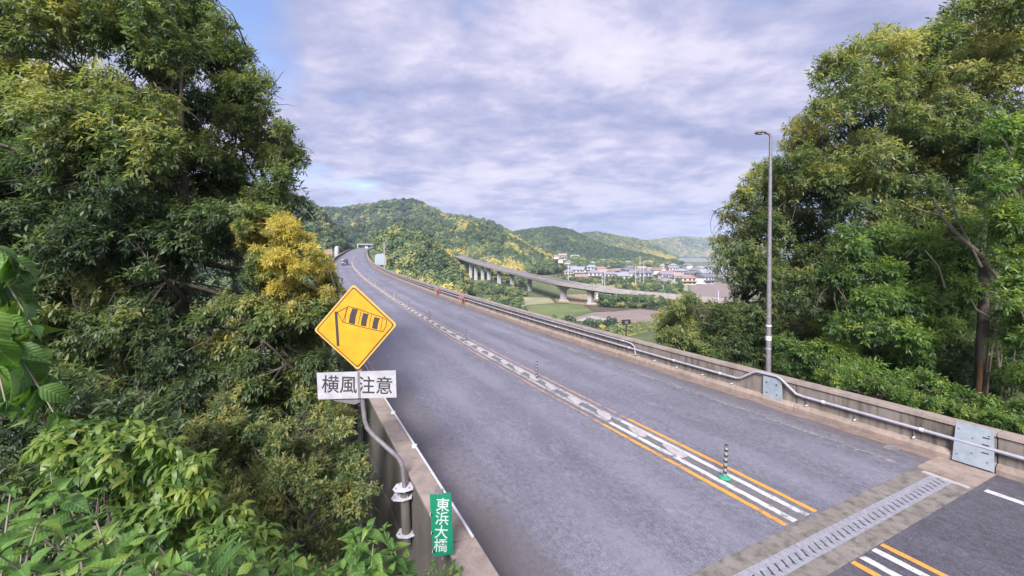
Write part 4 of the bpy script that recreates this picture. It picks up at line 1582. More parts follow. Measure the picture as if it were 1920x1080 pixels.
def scatter(name, P, scl, tint, label, cat='woodland'):
    me = bpy.data.meshes.new(name)
    me.vertices.add(len(P))
    me.vertices.foreach_set('co', np.asarray(P, np.float32).ravel())
    for nm, typ, arr in (('sc', 'FLOAT', scl), ('tint', 'FLOAT', tint), ('rz', 'FLOAT', rng.uniform(0, 6.28, len(P)))):
        a = me.attributes.new(nm, typ, 'POINT'); a.data.foreach_set('value', np.asarray(arr, np.float32))
    a = me.attributes.new('pick', 'INT', 'POINT'); a.data.foreach_set('value', rng.integers(0, 5, len(P)).astype(np.int32))
    ob = bpy.data.objects.new(name, me)
    COL.objects.link(ob)
    ng = bpy.data.node_groups.new(name, 'GeometryNodeTree')
    ng.interface.new_socket('Geometry', in_out='INPUT', socket_type='NodeSocketGeometry')
    ng.interface.new_socket('Geometry', in_out='OUTPUT', socket_type='NodeSocketGeometry')
    n, l = ng.nodes, ng.links
    gi, go = n.new('NodeGroupInput'), n.new('NodeGroupOutput')
    ip = n.new('GeometryNodeInstanceOnPoints')
    ci = n.new('GeometryNodeCollectionInfo')
    ci.inputs['Collection'].default_value = tcol
    ci.inputs['Separate Children'].default_value = True
    ci.inputs['Reset Children'].default_value = True

    def attr(nm, t):
        a = n.new('GeometryNodeInputNamedAttribute'); a.data_type = t; a.inputs['Name'].default_value = nm
        return a.outputs['Attribute']
    l.new(gi.outputs[0], ip.inputs['Points'])
    l.new(ci.outputs[0], ip.inputs['Instance'])
    ip.inputs['Pick Instance'].default_value = True
    l.new(attr('pick', 'INT'), ip.inputs['Instance Index'])
    cx = n.new('ShaderNodeCombineXYZ'); l.new(attr('rz', 'FLOAT'), cx.inputs[2])
    l.new(cx.outputs[0], ip.inputs['Rotation'])
    l.new(attr('sc', 'FLOAT'), ip.inputs['Scale'])
    l.new(ip.outputs[0], go.inputs[0])
    md = ob.modifiers.new('instances', 'NODES'); md.node_group = ng
    tag(ob, label, cat, kind='stuff')
    return ob


def forest_for(idx, n, s0, s1, tfun, umin=200, umax=1650):
    nm, Zc, wd, pts, th = hills[idx]
    Y = rng.uniform(Zc - wd * .97, Zc + wd * .35, n)
    u = rng.uniform(max(umin, pts[0][0]), min(umax, pts[-1][0]), n)
    X = (u - 960) * Y / F
    H, K = terrain(X, Y)
    d, e = road_dist(X, Y)
    ok = (K == idx) & (H > G + 1.2) & (d > 12.5)
    X, Y, H, u = X[ok], Y[ok], H[ok], u[ok]
    v = HZ - (H + 4 - CAMH) * F / Y
    t = tfun(u, v, X, Y)
    s = rng.uniform(s0, s1, len(X))
    return np.stack([X, Y, H - .5 * s], -1), s, np.clip(t, 0, 1)


def tmix(base, gold, freq, amp=.16):
    def f(u, v, X, Y):
        a = vnoise(X * freq, Y * freq, 5)
        b = vnoise(X * freq * 3.1, Y * freq * 3.1, 9)
        return base + amp * rng.normal(size=len(X)) + .35 * (b - .5) + gold * np.clip((a - .5) * 3.5, 0, 1)
    return f


FD = {'R2': (2200, .85, 1.4, tmix(.40, .15, .02, .18)), 'R9': (2800, .9, 1.5, tmix(.34, .15, .015, .18)), 'R1': (9000, 1.1, 2.0, tmix(.38, .28, .009, .2)),
      'R1b': (3000, 1.0, 1.7, tmix(.42, .5, .032, .2)), 'R3': (1000, .75, 1.35, tmix(.50, .35, .035, .2)), 'R5': (5000, 1.1, 1.9, tmix(.30, .15, .006)),
      'R6': (5000, 1.1, 1.8, tmix(.56, .6, .004)), 'R7': (6500, 1.5, 2.6, tmix(.66, .6, .0035)), 'R8': (3000, .8, 1.2, tmix(.33, .15, .01)), 'R10': (1800, .8, 1.2, tmix(.34, .15, .012))}
flabel = {'R2': 'wooded hillside left of the far road', 'R9': 'dark wood behind the far end of the road', 'R1': 'forest covering the tallest hill behind the road',
          'R1b': 'mixed green and gold wood above the viaduct', 'R3': 'bright wooded knoll right of the far road bend', 'R5': 'dark forest on the rounded middle hill',
          'R6': 'yellow green wood on the ridge right of the rounded hill', 'R7': 'golden green wood along the far shore', 'R8': 'dark low wood between village and lagoon', 'R10': 'clump of dark wood behind the village centre'}
for i, h in enumerate(hills):
    n, s0, s1, tf = FD[h[0]]
    P, s, t = forest_for(i, n, s0, s1, tf)
    scatter('woodland', P, s, t, flabel[h[0]])

# valley scrub
n = 2600
u = rng.uniform(870, 1500, n); v = np.concatenate([rng.uniform(520, 556, n // 2), rng.uniform(535, 650, n - n // 2)])
Y = (CAMH - G) * F / (v - HZ); X = (u - 960) * Y / F
mask = vnoise(X * .05, Y * .04, 3) > .42
infield = ((u > 985) & (u < 1245) & (v > 548) & (v < 612)) | ((u > 1280) & (v > 526) & (v < 558))
ok = mask & ~infield
H, K = terrain(X, Y)
d, e = road_dist(X, Y)
ok &= (d > 9) & (H < G + 8) & (d < 400)
Vn = np.array([[p.x + q_.x * 4.5, p.y + q_.y * 4.5] for p, q_ in zip(VV, VN)])
dv = np.min(np.hypot(X[:, None] - Vn[None, :, 0], Y[:, None] - Vn[None, :, 1]), 1)
ok &= (dv > 6.5) | (rng.random(n) < .0)
s = rng.uniform(.2, .62, n)
scatter('scrub', np.stack([X, Y, H - .6 * s], -1)[ok], s[ok], np.clip(.45 + .2 * rng.normal(size=n), 0, 1)[ok], 'scattered bushes on the valley floor below the viaduct', 'scrub')
n = 2600
u = rng.uniform(1060, 1270, n); v = rng.uniform(606, 672, n)
Y = (CAMH - G) * F / (v - HZ); X = (u - 960) * Y / F
s = rng.uniform(.06, .2, n)
H, K = terrain(X, Y)
scatter('scrub', np.stack([X, Y, H - 1.5 * s], -1), s, np.clip(.66 + .12 * rng.normal(size=n), 0, 1), 'yellow green weeds on the bank just beyond the right parapet', 'scrub')
n = 260
u = rng.uniform(1132, 1238, n)
iv = np.array([near_u(a) for a in u])
P = np.array([[VV[i].x + VN[i].x * o, VV[i].y + VN[i].y * o, G - .5 + random.uniform(0, 3.2)] for i, o in zip(iv, rng.uniform(-3.5, -.5, n))])
s = rng.uniform(.25, .5, n)
scatter('scrub', P, s, np.clip(.42 + .15 * rng.normal(size=n), 0, 1), 'dark bushes along the near side of the viaduct behind the reed bed', 'scrub')
# trees among the houses
n = 330
u = rng.uniform(1050, 1560, n); v = rng.uniform(499, 534, n)
Y = (CAMH - G) * F / (v - HZ); X = (u - 960) * Y / F
s = rng.uniform(.3, .6, n)
H, K = terrain(X, Y)
scatter('garden_trees', np.stack([X, Y, H - .5 * s], -1), s, np.clip(.36 + .15 * rng.normal(size=n), 0, 1), 'small garden trees growing between the village houses', 'trees')


# ------------------------------------------------------------------ near trees
def inpoly(x, y, poly):
    c = np.zeros(len(x), bool)
    n = len(poly)
    for i in range(n):
        x1, y1 = poly[i - 1]; x2, y2 = poly[i]
        with np.errstate(divide='ignore', invalid='ignore'):
            hit = ((y1 > y) != (y2 > y)) & (x < (x2 - x1) * (y - y1) / (y2 - y1 + 1e-12) + x1)
        c ^= hit
    return c


def edist(x, y, poly):
    d = np.full(len(x), 1e9)
    for i in range(len(poly)):
        a = np.array(poly[i - 1], float); b = np.array(poly[i], float)
        ab = b - a
        t = np.clip(((x - a[0]) * ab[0] + (y - a[1]) * ab[1]) / (ab @ ab), 0, 1)
        d = np.minimum(d, np.hypot(x - a[0] - t * ab[0], y - a[1] - t * ab[1]))
    return d


def make_lobes(poly, Z, rpx, cover, holes=(), spots=(), tint=.4, tvar=.1):
    P = np.array(poly, float)
    x0, y0 = P.min(0); x1, y1 = P.max(0)
    area = .5 * abs(np.dot(P[:, 0], np.roll(P[:, 1], 1)) - np.dot(P[:, 1], np.roll(P[:, 0], 1)))
    rm = (rpx[0] + rpx[1]) / 2
    n = int(cover * area / (math.pi * rm * rm)) * 4 + 60
    x = rng.uniform(x0, x1, n); y = rng.uniform(y0, y1, n)
    ok = inpoly(x, y, poly)
    x, y = x[ok], y[ok]
    de = edist(x, y, poly)
    r = np.minimum(rng.uniform(rpx[0], rpx[1], len(x)), de * 1.15 + rpx[0] * .25)
    target = cover * area
    lob = []
    acc = 0
    pts = []
    rb_ = (rpx[0] * .6 + rpx[1] * .3)
    for i in range(len(poly)):
        a = np.array(poly[i - 1], float); b = np.array(poly[i], float)
        L_ = np.hypot(*(b - a)); k_ = max(1, int(L_ / (rb_ * 1.5)))
        for j in range(k_):
            q = a + (b - a) * (j + rng.random()) / k_
            c_ = P.mean(0); nv = np.array([-(b - a)[1], (b - a)[0]]) / max(L_, 1e-6)
            if not inpoly(np.array([q[0] + nv[0] * 3]), np.array([q[1] + nv[1] * 3]), poly)[0]: nv = -nv
            q = q + nv * rb_ * rng.uniform(.5, 1.3)
            z = rng.uniform(*Z) if not callable(Z) else Z(q[0], q[1])
            tt = tint + rng.normal() * tvar
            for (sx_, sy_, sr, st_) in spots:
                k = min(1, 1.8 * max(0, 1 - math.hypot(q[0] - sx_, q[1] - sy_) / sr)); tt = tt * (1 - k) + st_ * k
            lob.append((px(q[0], q[1], z), rb_ * z / F, tt))
    for i in range(len(x)):
        if acc > target:
            break
        skip = False
        for (hx, hy, hr, pr_) in holes:
            if math.hypot(x[i] - hx, y[i] - hy) < hr and random.random() < pr_:
                skip = True
        # spacing
        for (qx, qy) in pts[-200:]:
            if math.hypot(qx - x[i], qy - y[i]) < r[i] * .30:
                skip = True; break
        if skip:
            continue
        pts.append((x[i], y[i]))
        z = rng.uniform(*Z) if not callable(Z) else Z(x[i], y[i])
        tt = tint + rng.normal() * tvar
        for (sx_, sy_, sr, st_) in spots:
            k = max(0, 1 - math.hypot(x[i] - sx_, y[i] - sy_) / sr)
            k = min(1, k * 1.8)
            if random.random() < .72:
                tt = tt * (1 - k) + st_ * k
        acc += math.pi * r[i]**2
        lob.append((px(x[i], y[i], z), r[i] * z / F, tt))
    return lob


CAMV = np.array([0, 0, CAMH])


def foliage(name, lobes, nleaf, leaf, parent, mat=None, sub=9, droop=.55, ratio=.36, per=8, tipgold=0.0, loose=0.0, topg=.22, hexa=False):
    C = np.array([tuple(l_[0]) for l_ in lobes]); Rr = np.array([l_[1] for l_ in lobes]); T = np.array([l_[2] for l_ in lobes])
    nl = len(lobes)
    # sub puffs
    K = sub
    d = unit(rng.normal(size=(nl, K, 3)) + np.array([0, -.25, .45]))
    pc = C[:, None] + d * (Rr[:, None] * rng.uniform(.35, .85, (nl, K)))[..., None] * np.array([1, 1, .8])
    prr = Rr[:, None] * rng.uniform(.32, .58, (nl, K))
    pt = T[:, None] + rng.normal(size=(nl, K)) * .13
    pc = pc.reshape(-1, 3); prr = prr.ravel(); pt = pt.ravel()
    w_ = prr**2; w_ /= w_.sum()
    ns = int(nleaf / per * 1.25)
    pick = rng.choice(len(pc), ns, p=w_)
    dd = unit(rng.normal(size=(ns, 3)) + np.array([0, 0, .35]))
    tocam = unit(CAMV - pc[pick])
    keep = (np.sum(dd * tocam, 1) > -.25) | (rng.random(ns) < .35)
    pick, dd = pick[keep], dd[keep]
    ns = len(pick)
    rad = prr[pick] * (1 - .45 * rng.random(ns)**2 + loose * rng.random(ns))
    P = pc[pick] + dd * rad[:, None] * np.array([1, 1, .8])
    ax = unit(dd * .8 + np.array([0, 0, .1]) + rng.normal(size=(ns, 3)) * .35)
    # leaves of each spray
    Lp = per
    phi = (np.arange(Lp) * 2.4)[None, :] + rng.uniform(0, 6.28, (ns, 1))
    e1 = unit(np.cross(ax, np.array([0.3, .2, 1.0]) + rng.normal(size=(ns, 3)) * .1)); e2 = np.cross(ax, e1)
    radial = e1[:, None] * np.cos(phi)[..., None] + e2[:, None] * np.sin(phi)[..., None]
    k = np.linspace(0, 1, Lp)[None, :, None]
    D = unit(ax[:, None] * (.25 + .8 * k) + radial * (1.0 - .35 * k) + np.array([0, 0, -droop]) * rng.uniform(.4, 1.2, (ns, Lp, 1)))
    ls = leaf * rng.uniform(.5, 1.4, (ns, Lp)) * rng.uniform(.8, 1.2, (ns, 1)) 
    base = P[:, None] + ax[:, None] * (k * leaf * 1.1) - ax[:, None] * leaf * .4
    Nn = unit(ax[:, None] * .7 + np.array([0, 0, .8]) + rng.normal(size=(ns, Lp, 3)) * .35)
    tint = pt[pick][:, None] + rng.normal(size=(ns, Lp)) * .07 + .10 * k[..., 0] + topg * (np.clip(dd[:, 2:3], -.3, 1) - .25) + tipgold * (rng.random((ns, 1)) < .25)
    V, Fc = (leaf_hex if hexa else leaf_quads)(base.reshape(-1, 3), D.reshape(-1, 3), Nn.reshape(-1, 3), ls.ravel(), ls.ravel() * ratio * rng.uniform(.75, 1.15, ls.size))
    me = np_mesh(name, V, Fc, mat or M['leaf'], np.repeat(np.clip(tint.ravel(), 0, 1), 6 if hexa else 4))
    ob = bpy.data.objects.new(name, me)
    COL.objects.link(ob)
    ob.parent = parent
    ob.location = -Vector(parent.location)
    return ob


def wander(a, b, n, amp, sag=0.0):
    a, b = Vector(a), Vector(b)
    L_ = (b - a).length
    A1 = Vector([random.gauss(0, amp) for _ in range(3)]) * L_
    A2 = Vector([random.gauss(0, amp) for _ in range(3)]) * L_ * .5
    pts = []
    for k in range(n + 1):
        t = k / n
        p = a.lerp(b, t)
        p += A1 * math.sin(math.pi * t) + A2 * math.sin(2 * math.pi * t)
        p += Vector([random.gauss(0, 1) for _ in range(3)]) * L_ * amp * .12 * (0 < k < n)
        p.z += sag * L_ * math.sin(math.pi * t)
        pts.append(p)
    return pts


def tree(name, label, cat, base, top, r0, lobes, nleaf, leaf, nlimb=14, twigs=60, bark='bark', group=None, tw=1.0, **kw):
    base = Vector(base)
    root = tag(empty(name, base), label, cat, group)
    tr = wander(base, top, 10, .05)
    child(MB().tube(tr, [r0 * (1 - .75 * k / 10) for k in range(11)], 10), 'trunk', M[bark], root, True)
    big = sorted(lobes, key=lambda l_: -l_[1])
    ends = random.sample(lobes, min(nlimb, len(lobes)))
    limbs = []
    for c, r, t in ends:
        k = min(range(2, len(tr)), key=lambda i: (tr[i] - c).length + max(0, tr[i].z - c.z + 1.0) * 1.5)
        P = wander(tr[k], c, 7, .07, .06)
        rr_ = r0 * (1 - .75 * k / 10) * .55
        child(MB().tube(P, [rr_ * (1 - .8 * j / 7) + .008 for j in range(8)], 7), 'limb', M[bark], root, True)
        limbs.append(P)
    mb = MB()
    for c, r, t in random.sample(lobes, min(twigs, len(lobes))):
        P = min(limbs, key=lambda q: min((p - c).length for p in q))
        a = min(P, key=lambda p: (p - c).length)
        for j in range(4):
            e = c + Vector((random.gauss(0, .7), random.gauss(0, .7), random.gauss(0, .5))) * r
            W = wander(a, e, 5, .08)
            mb.tube(W, [q_ * tw for q_ in (.02, .017, .014, .011, .008, .005)], 4, False)
    if mb.v:
        o = child(mb, 'twigs', M[bark], root)
        o['kind'] = 'stuff'
    f = foliage('crown', lobes, nleaf, leaf, root, **kw)
    return root


# --- left mass
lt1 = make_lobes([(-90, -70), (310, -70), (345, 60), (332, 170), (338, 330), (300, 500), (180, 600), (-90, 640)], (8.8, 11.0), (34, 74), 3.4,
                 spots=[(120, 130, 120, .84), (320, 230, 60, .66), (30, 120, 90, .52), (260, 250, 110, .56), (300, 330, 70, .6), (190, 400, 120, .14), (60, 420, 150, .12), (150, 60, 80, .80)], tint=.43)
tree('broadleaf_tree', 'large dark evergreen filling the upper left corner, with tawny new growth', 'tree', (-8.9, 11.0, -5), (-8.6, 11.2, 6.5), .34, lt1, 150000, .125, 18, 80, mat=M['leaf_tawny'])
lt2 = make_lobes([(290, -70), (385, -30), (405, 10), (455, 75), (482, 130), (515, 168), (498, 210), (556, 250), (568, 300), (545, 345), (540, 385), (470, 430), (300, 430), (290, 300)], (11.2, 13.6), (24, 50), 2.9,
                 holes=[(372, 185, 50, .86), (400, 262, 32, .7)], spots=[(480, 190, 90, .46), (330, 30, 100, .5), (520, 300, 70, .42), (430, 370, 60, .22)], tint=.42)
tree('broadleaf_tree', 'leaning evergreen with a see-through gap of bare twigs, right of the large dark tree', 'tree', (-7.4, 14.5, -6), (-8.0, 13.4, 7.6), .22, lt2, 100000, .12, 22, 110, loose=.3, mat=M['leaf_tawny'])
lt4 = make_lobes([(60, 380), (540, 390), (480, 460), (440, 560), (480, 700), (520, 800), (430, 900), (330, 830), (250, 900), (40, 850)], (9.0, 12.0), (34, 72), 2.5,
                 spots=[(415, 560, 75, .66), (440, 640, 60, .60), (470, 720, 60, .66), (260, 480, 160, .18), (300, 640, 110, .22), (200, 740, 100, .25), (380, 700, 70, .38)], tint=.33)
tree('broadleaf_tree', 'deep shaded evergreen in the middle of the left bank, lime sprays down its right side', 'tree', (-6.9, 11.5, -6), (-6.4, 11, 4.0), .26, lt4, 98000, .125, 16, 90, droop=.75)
lt3 = make_lobes([(432, 430), (480, 404), (545, 410), (585, 450), (618, 490), (638, 560), (600, 570), (575, 600), (520, 585), (450, 545), (470, 490)], (8.9, 10.4), (14, 34), 2.6,
                 spots=[(540, 470, 95, 1.0), (600, 520, 70, .98), (480, 440, 55, .98), (560, 560, 50, 1.0), (455, 510, 50, .25), (580, 470, 80, .98), (520, 530, 40, .98)], tint=.5, tvar=.2)
tree('flowering_tree', 'tree covered in golden yellow blossom beside the road, above the warning sign', 'tree', (-4.9, 10.4, -6), (-4.2, 10, 3.3), .15, lt3, 50000, .09, 12, 40, droop=.35, ratio=.3, per=10)
lt5 = make_lobes([(440, 560), (632, 565), (635, 590), (598, 620), (605, 690), (640, 700), (655, 770), (600, 840), (540, 800), (480, 840), (455, 700)], (9.0, 11.0), (22, 48), 2.2,
                 holes=[(590, 650, 26, .5)], spots=[(600, 740, 60, .52), (520, 640, 60, .30), (640, 560, 40, .70)], tint=.46)
tree('broadleaf_tree', 'drooping grey-green tree below the golden blossom, left of the warning sign', 'tree', (-5.0, 10.8, -6), (-4.6, 10.4, 2.2), .14, lt5, 48000, .12, 12, 60, droop=.8)

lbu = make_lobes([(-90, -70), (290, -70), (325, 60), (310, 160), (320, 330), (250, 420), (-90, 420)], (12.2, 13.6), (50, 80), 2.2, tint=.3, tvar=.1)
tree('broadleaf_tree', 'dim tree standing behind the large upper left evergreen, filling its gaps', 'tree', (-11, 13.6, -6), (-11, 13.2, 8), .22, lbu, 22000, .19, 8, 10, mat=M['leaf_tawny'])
# --- lower left shrubs
ls1 = make_lobes([(350, 790), (420, 740), (470, 800), (540, 790), (590, 830), (620, 760), (662, 780), (690, 850), (712, 900), (700, 960), (650, 1000), (620, 1110), (390, 1110), (370, 930)], lambda x, y: 7.4 - max(0, y - 850) * .006 + random.uniform(-.6, .5), (22, 44), 1.8,
                 holes=[(640, 1010, 50, .6), (550, 1010, 50, .5)], spots=[(640, 820, 80, .64), (500, 900, 100, .52)], tint=.50, tvar=.07)
tree('thicket_shrub', 'sprawling thicket of small olive leaves between the bank and the abutment', 'shrub', (-3.6, 6.8, -5), (-3.2, 6.6, .4), .035, ls1, 46000, .065, 12, 150, group=None, mat=M['leaf_tawny'], hexa=True, tw=.3, droop=.3, ratio=.45)
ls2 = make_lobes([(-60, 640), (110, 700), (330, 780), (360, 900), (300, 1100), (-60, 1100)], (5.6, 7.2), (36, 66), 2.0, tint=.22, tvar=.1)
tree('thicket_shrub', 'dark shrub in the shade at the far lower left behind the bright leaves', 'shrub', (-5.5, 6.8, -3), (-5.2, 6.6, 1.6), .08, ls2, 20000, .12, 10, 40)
ls3 = []
for poly_ in ([(70, 840), (100, 800), (140, 785), (200, 800), (228, 860), (190, 930), (90, 900)], [(212, 830), (232, 785), (262, 795), (330, 850), (388, 880), (372, 945), (300, 965), (240, 930)], [(190, 965), (250, 925), (400, 950), (460, 1000), (420, 1060), (200, 1040)], [(330, 930), (400, 925), (450, 960), (500, 1040), (430, 1050)]):
    ls3 += make_lobes(poly_, (3.9, 4.9), (22, 44), 1.3, tint=.56, tvar=.08)

# --- right mass
rt1 = make_lobes([(1350, 400), (1380, 345), (1425, 310), (1470, 290), (1530, 250), (1590, 320), (1600, 480), (1570, 640), (1490, 700), (1400, 650), (1352, 600), (1375, 550), (1345, 505), (1340, 440)], (18, 21.5), (18, 40), 3.0,
                 holes=[(1392, 515, 22, .8)], spots=[(1450, 380, 60, .86), (1500, 340, 60, .88), (1370, 430, 60, .74), (1530, 400, 70, .40), (1540, 500, 80, .42), (1450, 600, 80, .24), (1420, 340, 40, .6)], tint=.44)
tree('broadleaf_tree', 'rounded leafy tree behind the street lamp with pale tawny tips', 'tree', (11.3, 21.5, -3.5), (12.4, 21, 7.2), .26, rt1, 95000, .155, 16, 60, mat=M['leaf_tawny'])
rt2 = make_lobes([(1474, 300), (1480, 205), (1530, 172), (1522, 130), (1560, 92), (1655, 55), (1700, 60), (1742, 44), (1768, 50), (1785, 5), (1850, -70), (2010, -70), (2010, 380), (1800, 470), (1690, 470), (1590, 430), (1500, 380)], (16.5, 20), (26, 54), 3.0,
                 spots=[(1500, 260, 90, .80), (1590, 270, 90, .74), (1600, 110, 110, .66), (1850, 120, 110, .74), (1740, 260, 90, .50), (1850, 60, 60, .80), (1690, 130, 90, .72), (1650, 200, 60, .40), (1640, 330, 80, .60), (1720, 180, 60, .78), (1900, 180, 80, .70)], holes=[(1780, 190, 34, .6), (1800, 120, 20, .5)], tint=.44)
tree('broadleaf_tree', 'tallest spreading tree at the upper right, domed with olive and gold tips', 'tree', (19.5, 21.5, -1), (19, 21.5, 10.5), .36, rt2, 185000, .17, 24, 80, mat=M['leaf_tawny'])
rt3 = make_lobes([(1545, 440), (1700, 420), (1850, 420), (1850, 600), (1815, 650), (1760, 640), (1750, 770), (1650, 750), (1550, 715)], (13.6, 17), (24, 50), 2.1,
                 spots=[(1700, 590, 90, .62), (1660, 660, 80, .58), (1620, 480, 90, .54), (1560, 560, 60, .34), (1790, 600, 50, .5)], holes=[(1770, 690, 50, .9), (1830, 520, 30, .6)], tint=.42)
tree('broadleaf_tree', 'bright green tree close behind the right parapet between lamp and dark trunk', 'tree', (12.9, 15.6, -.5), (13.2, 15.4, 4.5), .16, rt3, 85000, .145, 14, 60, droop=.7, mat=M['leaf_fresh'])
# the leaning dark trunk with bare limbs
TZ = 13.6
bt = tag(empty('bare_limbed_tree', px(1838, 770, TZ)), 'slim dark trunk with long bare forking limbs at the right edge', 'tree')
trk = [px(1836, 800, TZ), px(1838, 720, TZ), px(1842, 640, TZ), px(1846, 560, TZ), px(1845, 500, TZ), px(1840, 470, TZ)]
child(MB().tube(trk, [.17, .155, .15, .14, .12, .09], 10), 'trunk', M['bark'], bt, True)
child(MB().tube([px(1834, 745, TZ - .25), px(1837, 705, TZ - .25), px(1838, 675, TZ - .25)], [.07, .065, .05], 8), 'stub', M['bark_red'], bt, True)
for P, r in (([(1843, 480), (1800, 445), (1765, 405), (1750, 370)], .07), ([(1842, 478), (1850, 400), (1848, 330), (1858, 260)], .055), ([(1845, 490), (1870, 520), (1866, 600), (1872, 680), (1888, 760)], .06), ([(1840, 500), (1830, 480), (1790, 400), (1775, 340)], .04), ([(1865, 600), (1830, 580), (1820, 560)], .045), ([(1765, 405), (1730, 395), (1705, 385)], .035), ([(1870, 620), (1900, 600), (1930, 560)], .04), ([(1772, 540), (1760, 500), (1735, 470)], .03), ([(1850, 740), (1862, 640), (1880, 560)], .03), ([(1880, 780), (1874, 700), (1884, 620)], .035), ([(1900, 790), (1896, 720), (1905, 640)], .03)):
    pts = [px(x, y, TZ - .3) for x, y in P]
    child(MB().tube(pts, [r * (1 - .6 * k / (len(pts) - 1)) for k in range(len(pts))], 8), 'limb', M['bark_pale'], bt, True)
rt4 = make_lobes([(1850, 230), (1900, 200), (2010, 190), (2010, 760), (1905, 740), (1870, 640), (1880, 560), (1860, 430), (1840, 330)], (10.6, 13.2), (26, 52), 1.9,
                 tint=.55, tvar=.06, holes=[(1885, 640, 30, .6)])
tree('broadleaf_tree', 'fresh green foliage hanging in at the right edge of the picture', 'tree', (16.5, 12.6, -.5), (15.6, 12.2, 7), .14, rt4, 40000, .14, 12, 50, mat=M['leaf_fresh'])
rb1 = make_lobes([(1228, 590), (1262, 562), (1300, 552), (1345, 575), (1400, 570), (1480, 610), (1550, 640), (1550, 725), (1440, 700), (1330, 675), (1240, 650)], (17.5, 21), (16, 34), 3.2,
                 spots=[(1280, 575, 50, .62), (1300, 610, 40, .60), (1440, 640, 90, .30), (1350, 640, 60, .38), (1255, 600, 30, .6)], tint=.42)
tree('thicket_shrub', 'low mixed shrubs beyond the right parapet, left of the street lamp', 'shrub', (9.5, 22, -4.5), (9.8, 21.8, -.5), .10, rb1, 66000, .15, 14, 50, mat=M['leaf'])
rb2 = make_lobes([(1540, 690), (1700, 735), (1830, 770), (2010, 790), (2010, 840), (1880, 812), (1740, 770), (1560, 715)], lambda x, y: 12.6 - (x - 1560) * .0075 + random.uniform(-.2, .5), (14, 30), 2.4, tint=.52, tvar=.1)
tree('thicket_shrub', 'low herbs and vines spilling along the top of the right parapet', 'shrub', (12.2, 11.4, -.4), (12.3, 11.4, .3), .03, rb2, 20000, .085, 6, 30, ratio=.4, mat=M['leaf_fresh'])
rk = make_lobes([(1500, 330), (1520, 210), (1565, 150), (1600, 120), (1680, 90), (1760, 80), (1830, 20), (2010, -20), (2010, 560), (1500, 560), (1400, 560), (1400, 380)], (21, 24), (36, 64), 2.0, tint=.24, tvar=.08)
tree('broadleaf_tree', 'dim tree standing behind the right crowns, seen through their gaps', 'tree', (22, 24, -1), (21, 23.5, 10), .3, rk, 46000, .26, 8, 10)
rb4 = make_lobes([(1450, 640), (1560, 640), (1650, 700), (1760, 700), (1830, 745), (1960, 760), (1960, 825), (1780, 782), (1600, 735), (1450, 700)], lambda x, y: 15.2 - (x - 1450) * .0085 + random.uniform(-.3, .6), (18, 40), 2.4,
                 spots=[(1580, 680, 60, .66), (1700, 740, 60, .56)], tint=.46, tvar=.1)
tree('thicket_shrub', 'mixed leafy shrubs crowding the back of the right parapet past the lamp', 'shrub', (12.0, 13.2, -.5), (12.2, 13.2, .8), .04, rb4, 42000, .11, 8, 30, mat=M['leaf_fresh'], droop=.7)
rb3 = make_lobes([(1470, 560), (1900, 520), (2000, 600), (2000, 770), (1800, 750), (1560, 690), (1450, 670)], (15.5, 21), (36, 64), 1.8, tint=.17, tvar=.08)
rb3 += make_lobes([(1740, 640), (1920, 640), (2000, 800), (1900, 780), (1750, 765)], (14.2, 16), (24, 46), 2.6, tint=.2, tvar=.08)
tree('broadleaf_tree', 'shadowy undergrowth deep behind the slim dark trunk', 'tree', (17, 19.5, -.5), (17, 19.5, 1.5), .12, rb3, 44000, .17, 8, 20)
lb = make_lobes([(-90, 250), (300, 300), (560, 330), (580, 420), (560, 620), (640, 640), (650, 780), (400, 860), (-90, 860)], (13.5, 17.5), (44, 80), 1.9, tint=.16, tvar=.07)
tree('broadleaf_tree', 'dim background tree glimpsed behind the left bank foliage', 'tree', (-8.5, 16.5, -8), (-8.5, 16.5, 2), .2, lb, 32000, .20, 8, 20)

# tall grass at the foot of the right trees
mbg = []
n = 5200
gx = rng.uniform(-6, 16, n); go_ = rng.uniform(.6, 4.5, n)
P = np.array([tuple(rp(float(a), WR + float(b), -.35)) for a, b in zip(gx, go_)])
D = unit(np.stack([rng.normal(size=n) * .35, rng.normal(size=n) * .35, np.ones(n)], -1))
ln = rng.uniform(.15, .5, n)
V, Fc = leaf_quads(P, D, unit(rng.normal(size=(n, 3)) + np.array([0, -1, 0])), ln, ln * .05 + .01)
me = np_mesh('roadside_grass', V, Fc, M['leaf'], np.repeat(np.clip(rng.normal(.62, .12, n), 0, 1), 4))
go = bpy.data.objects.new('roadside_grass', me); COL.objects.link(go)
tag(go, 'tall grass growing behind the right parapet at the foot of the trees', 'grass', kind='stuff')
n = 9000
X = rng.uniform(-14, 1.0, n); Y = rng.uniform(3.5, 20, n)
s_a = X * A_.x + Y * A_.y; t_a = X * R_.x + Y * R_.y
ok = t_a < .95
X, Y = X[ok], Y[ok]; n = len(X)
H, K = terrain(X, Y)
D = unit(np.stack([rng.normal(size=n) * .5, rng.normal(size=n) * .5, np.ones(n)], -1))
ln = rng.uniform(.3, .9, n)
V, Fc = leaf_quads(np.stack([X, Y, H], -1), D, unit(rng.normal(size=(n, 3)) + np.array([0, -1, 0])), ln, ln * .12 + .01)
me = np_mesh('bank_grass', V, Fc, M['leaf'], np.repeat(np.clip(rng.normal(.6, .12, n), 0, 1), 4))
go = bpy.data.objects.new('bank_grass', me); COL.objects.link(go)
tag(go, 'rank grass on the bank below the left trees', 'grass', kind='stuff')


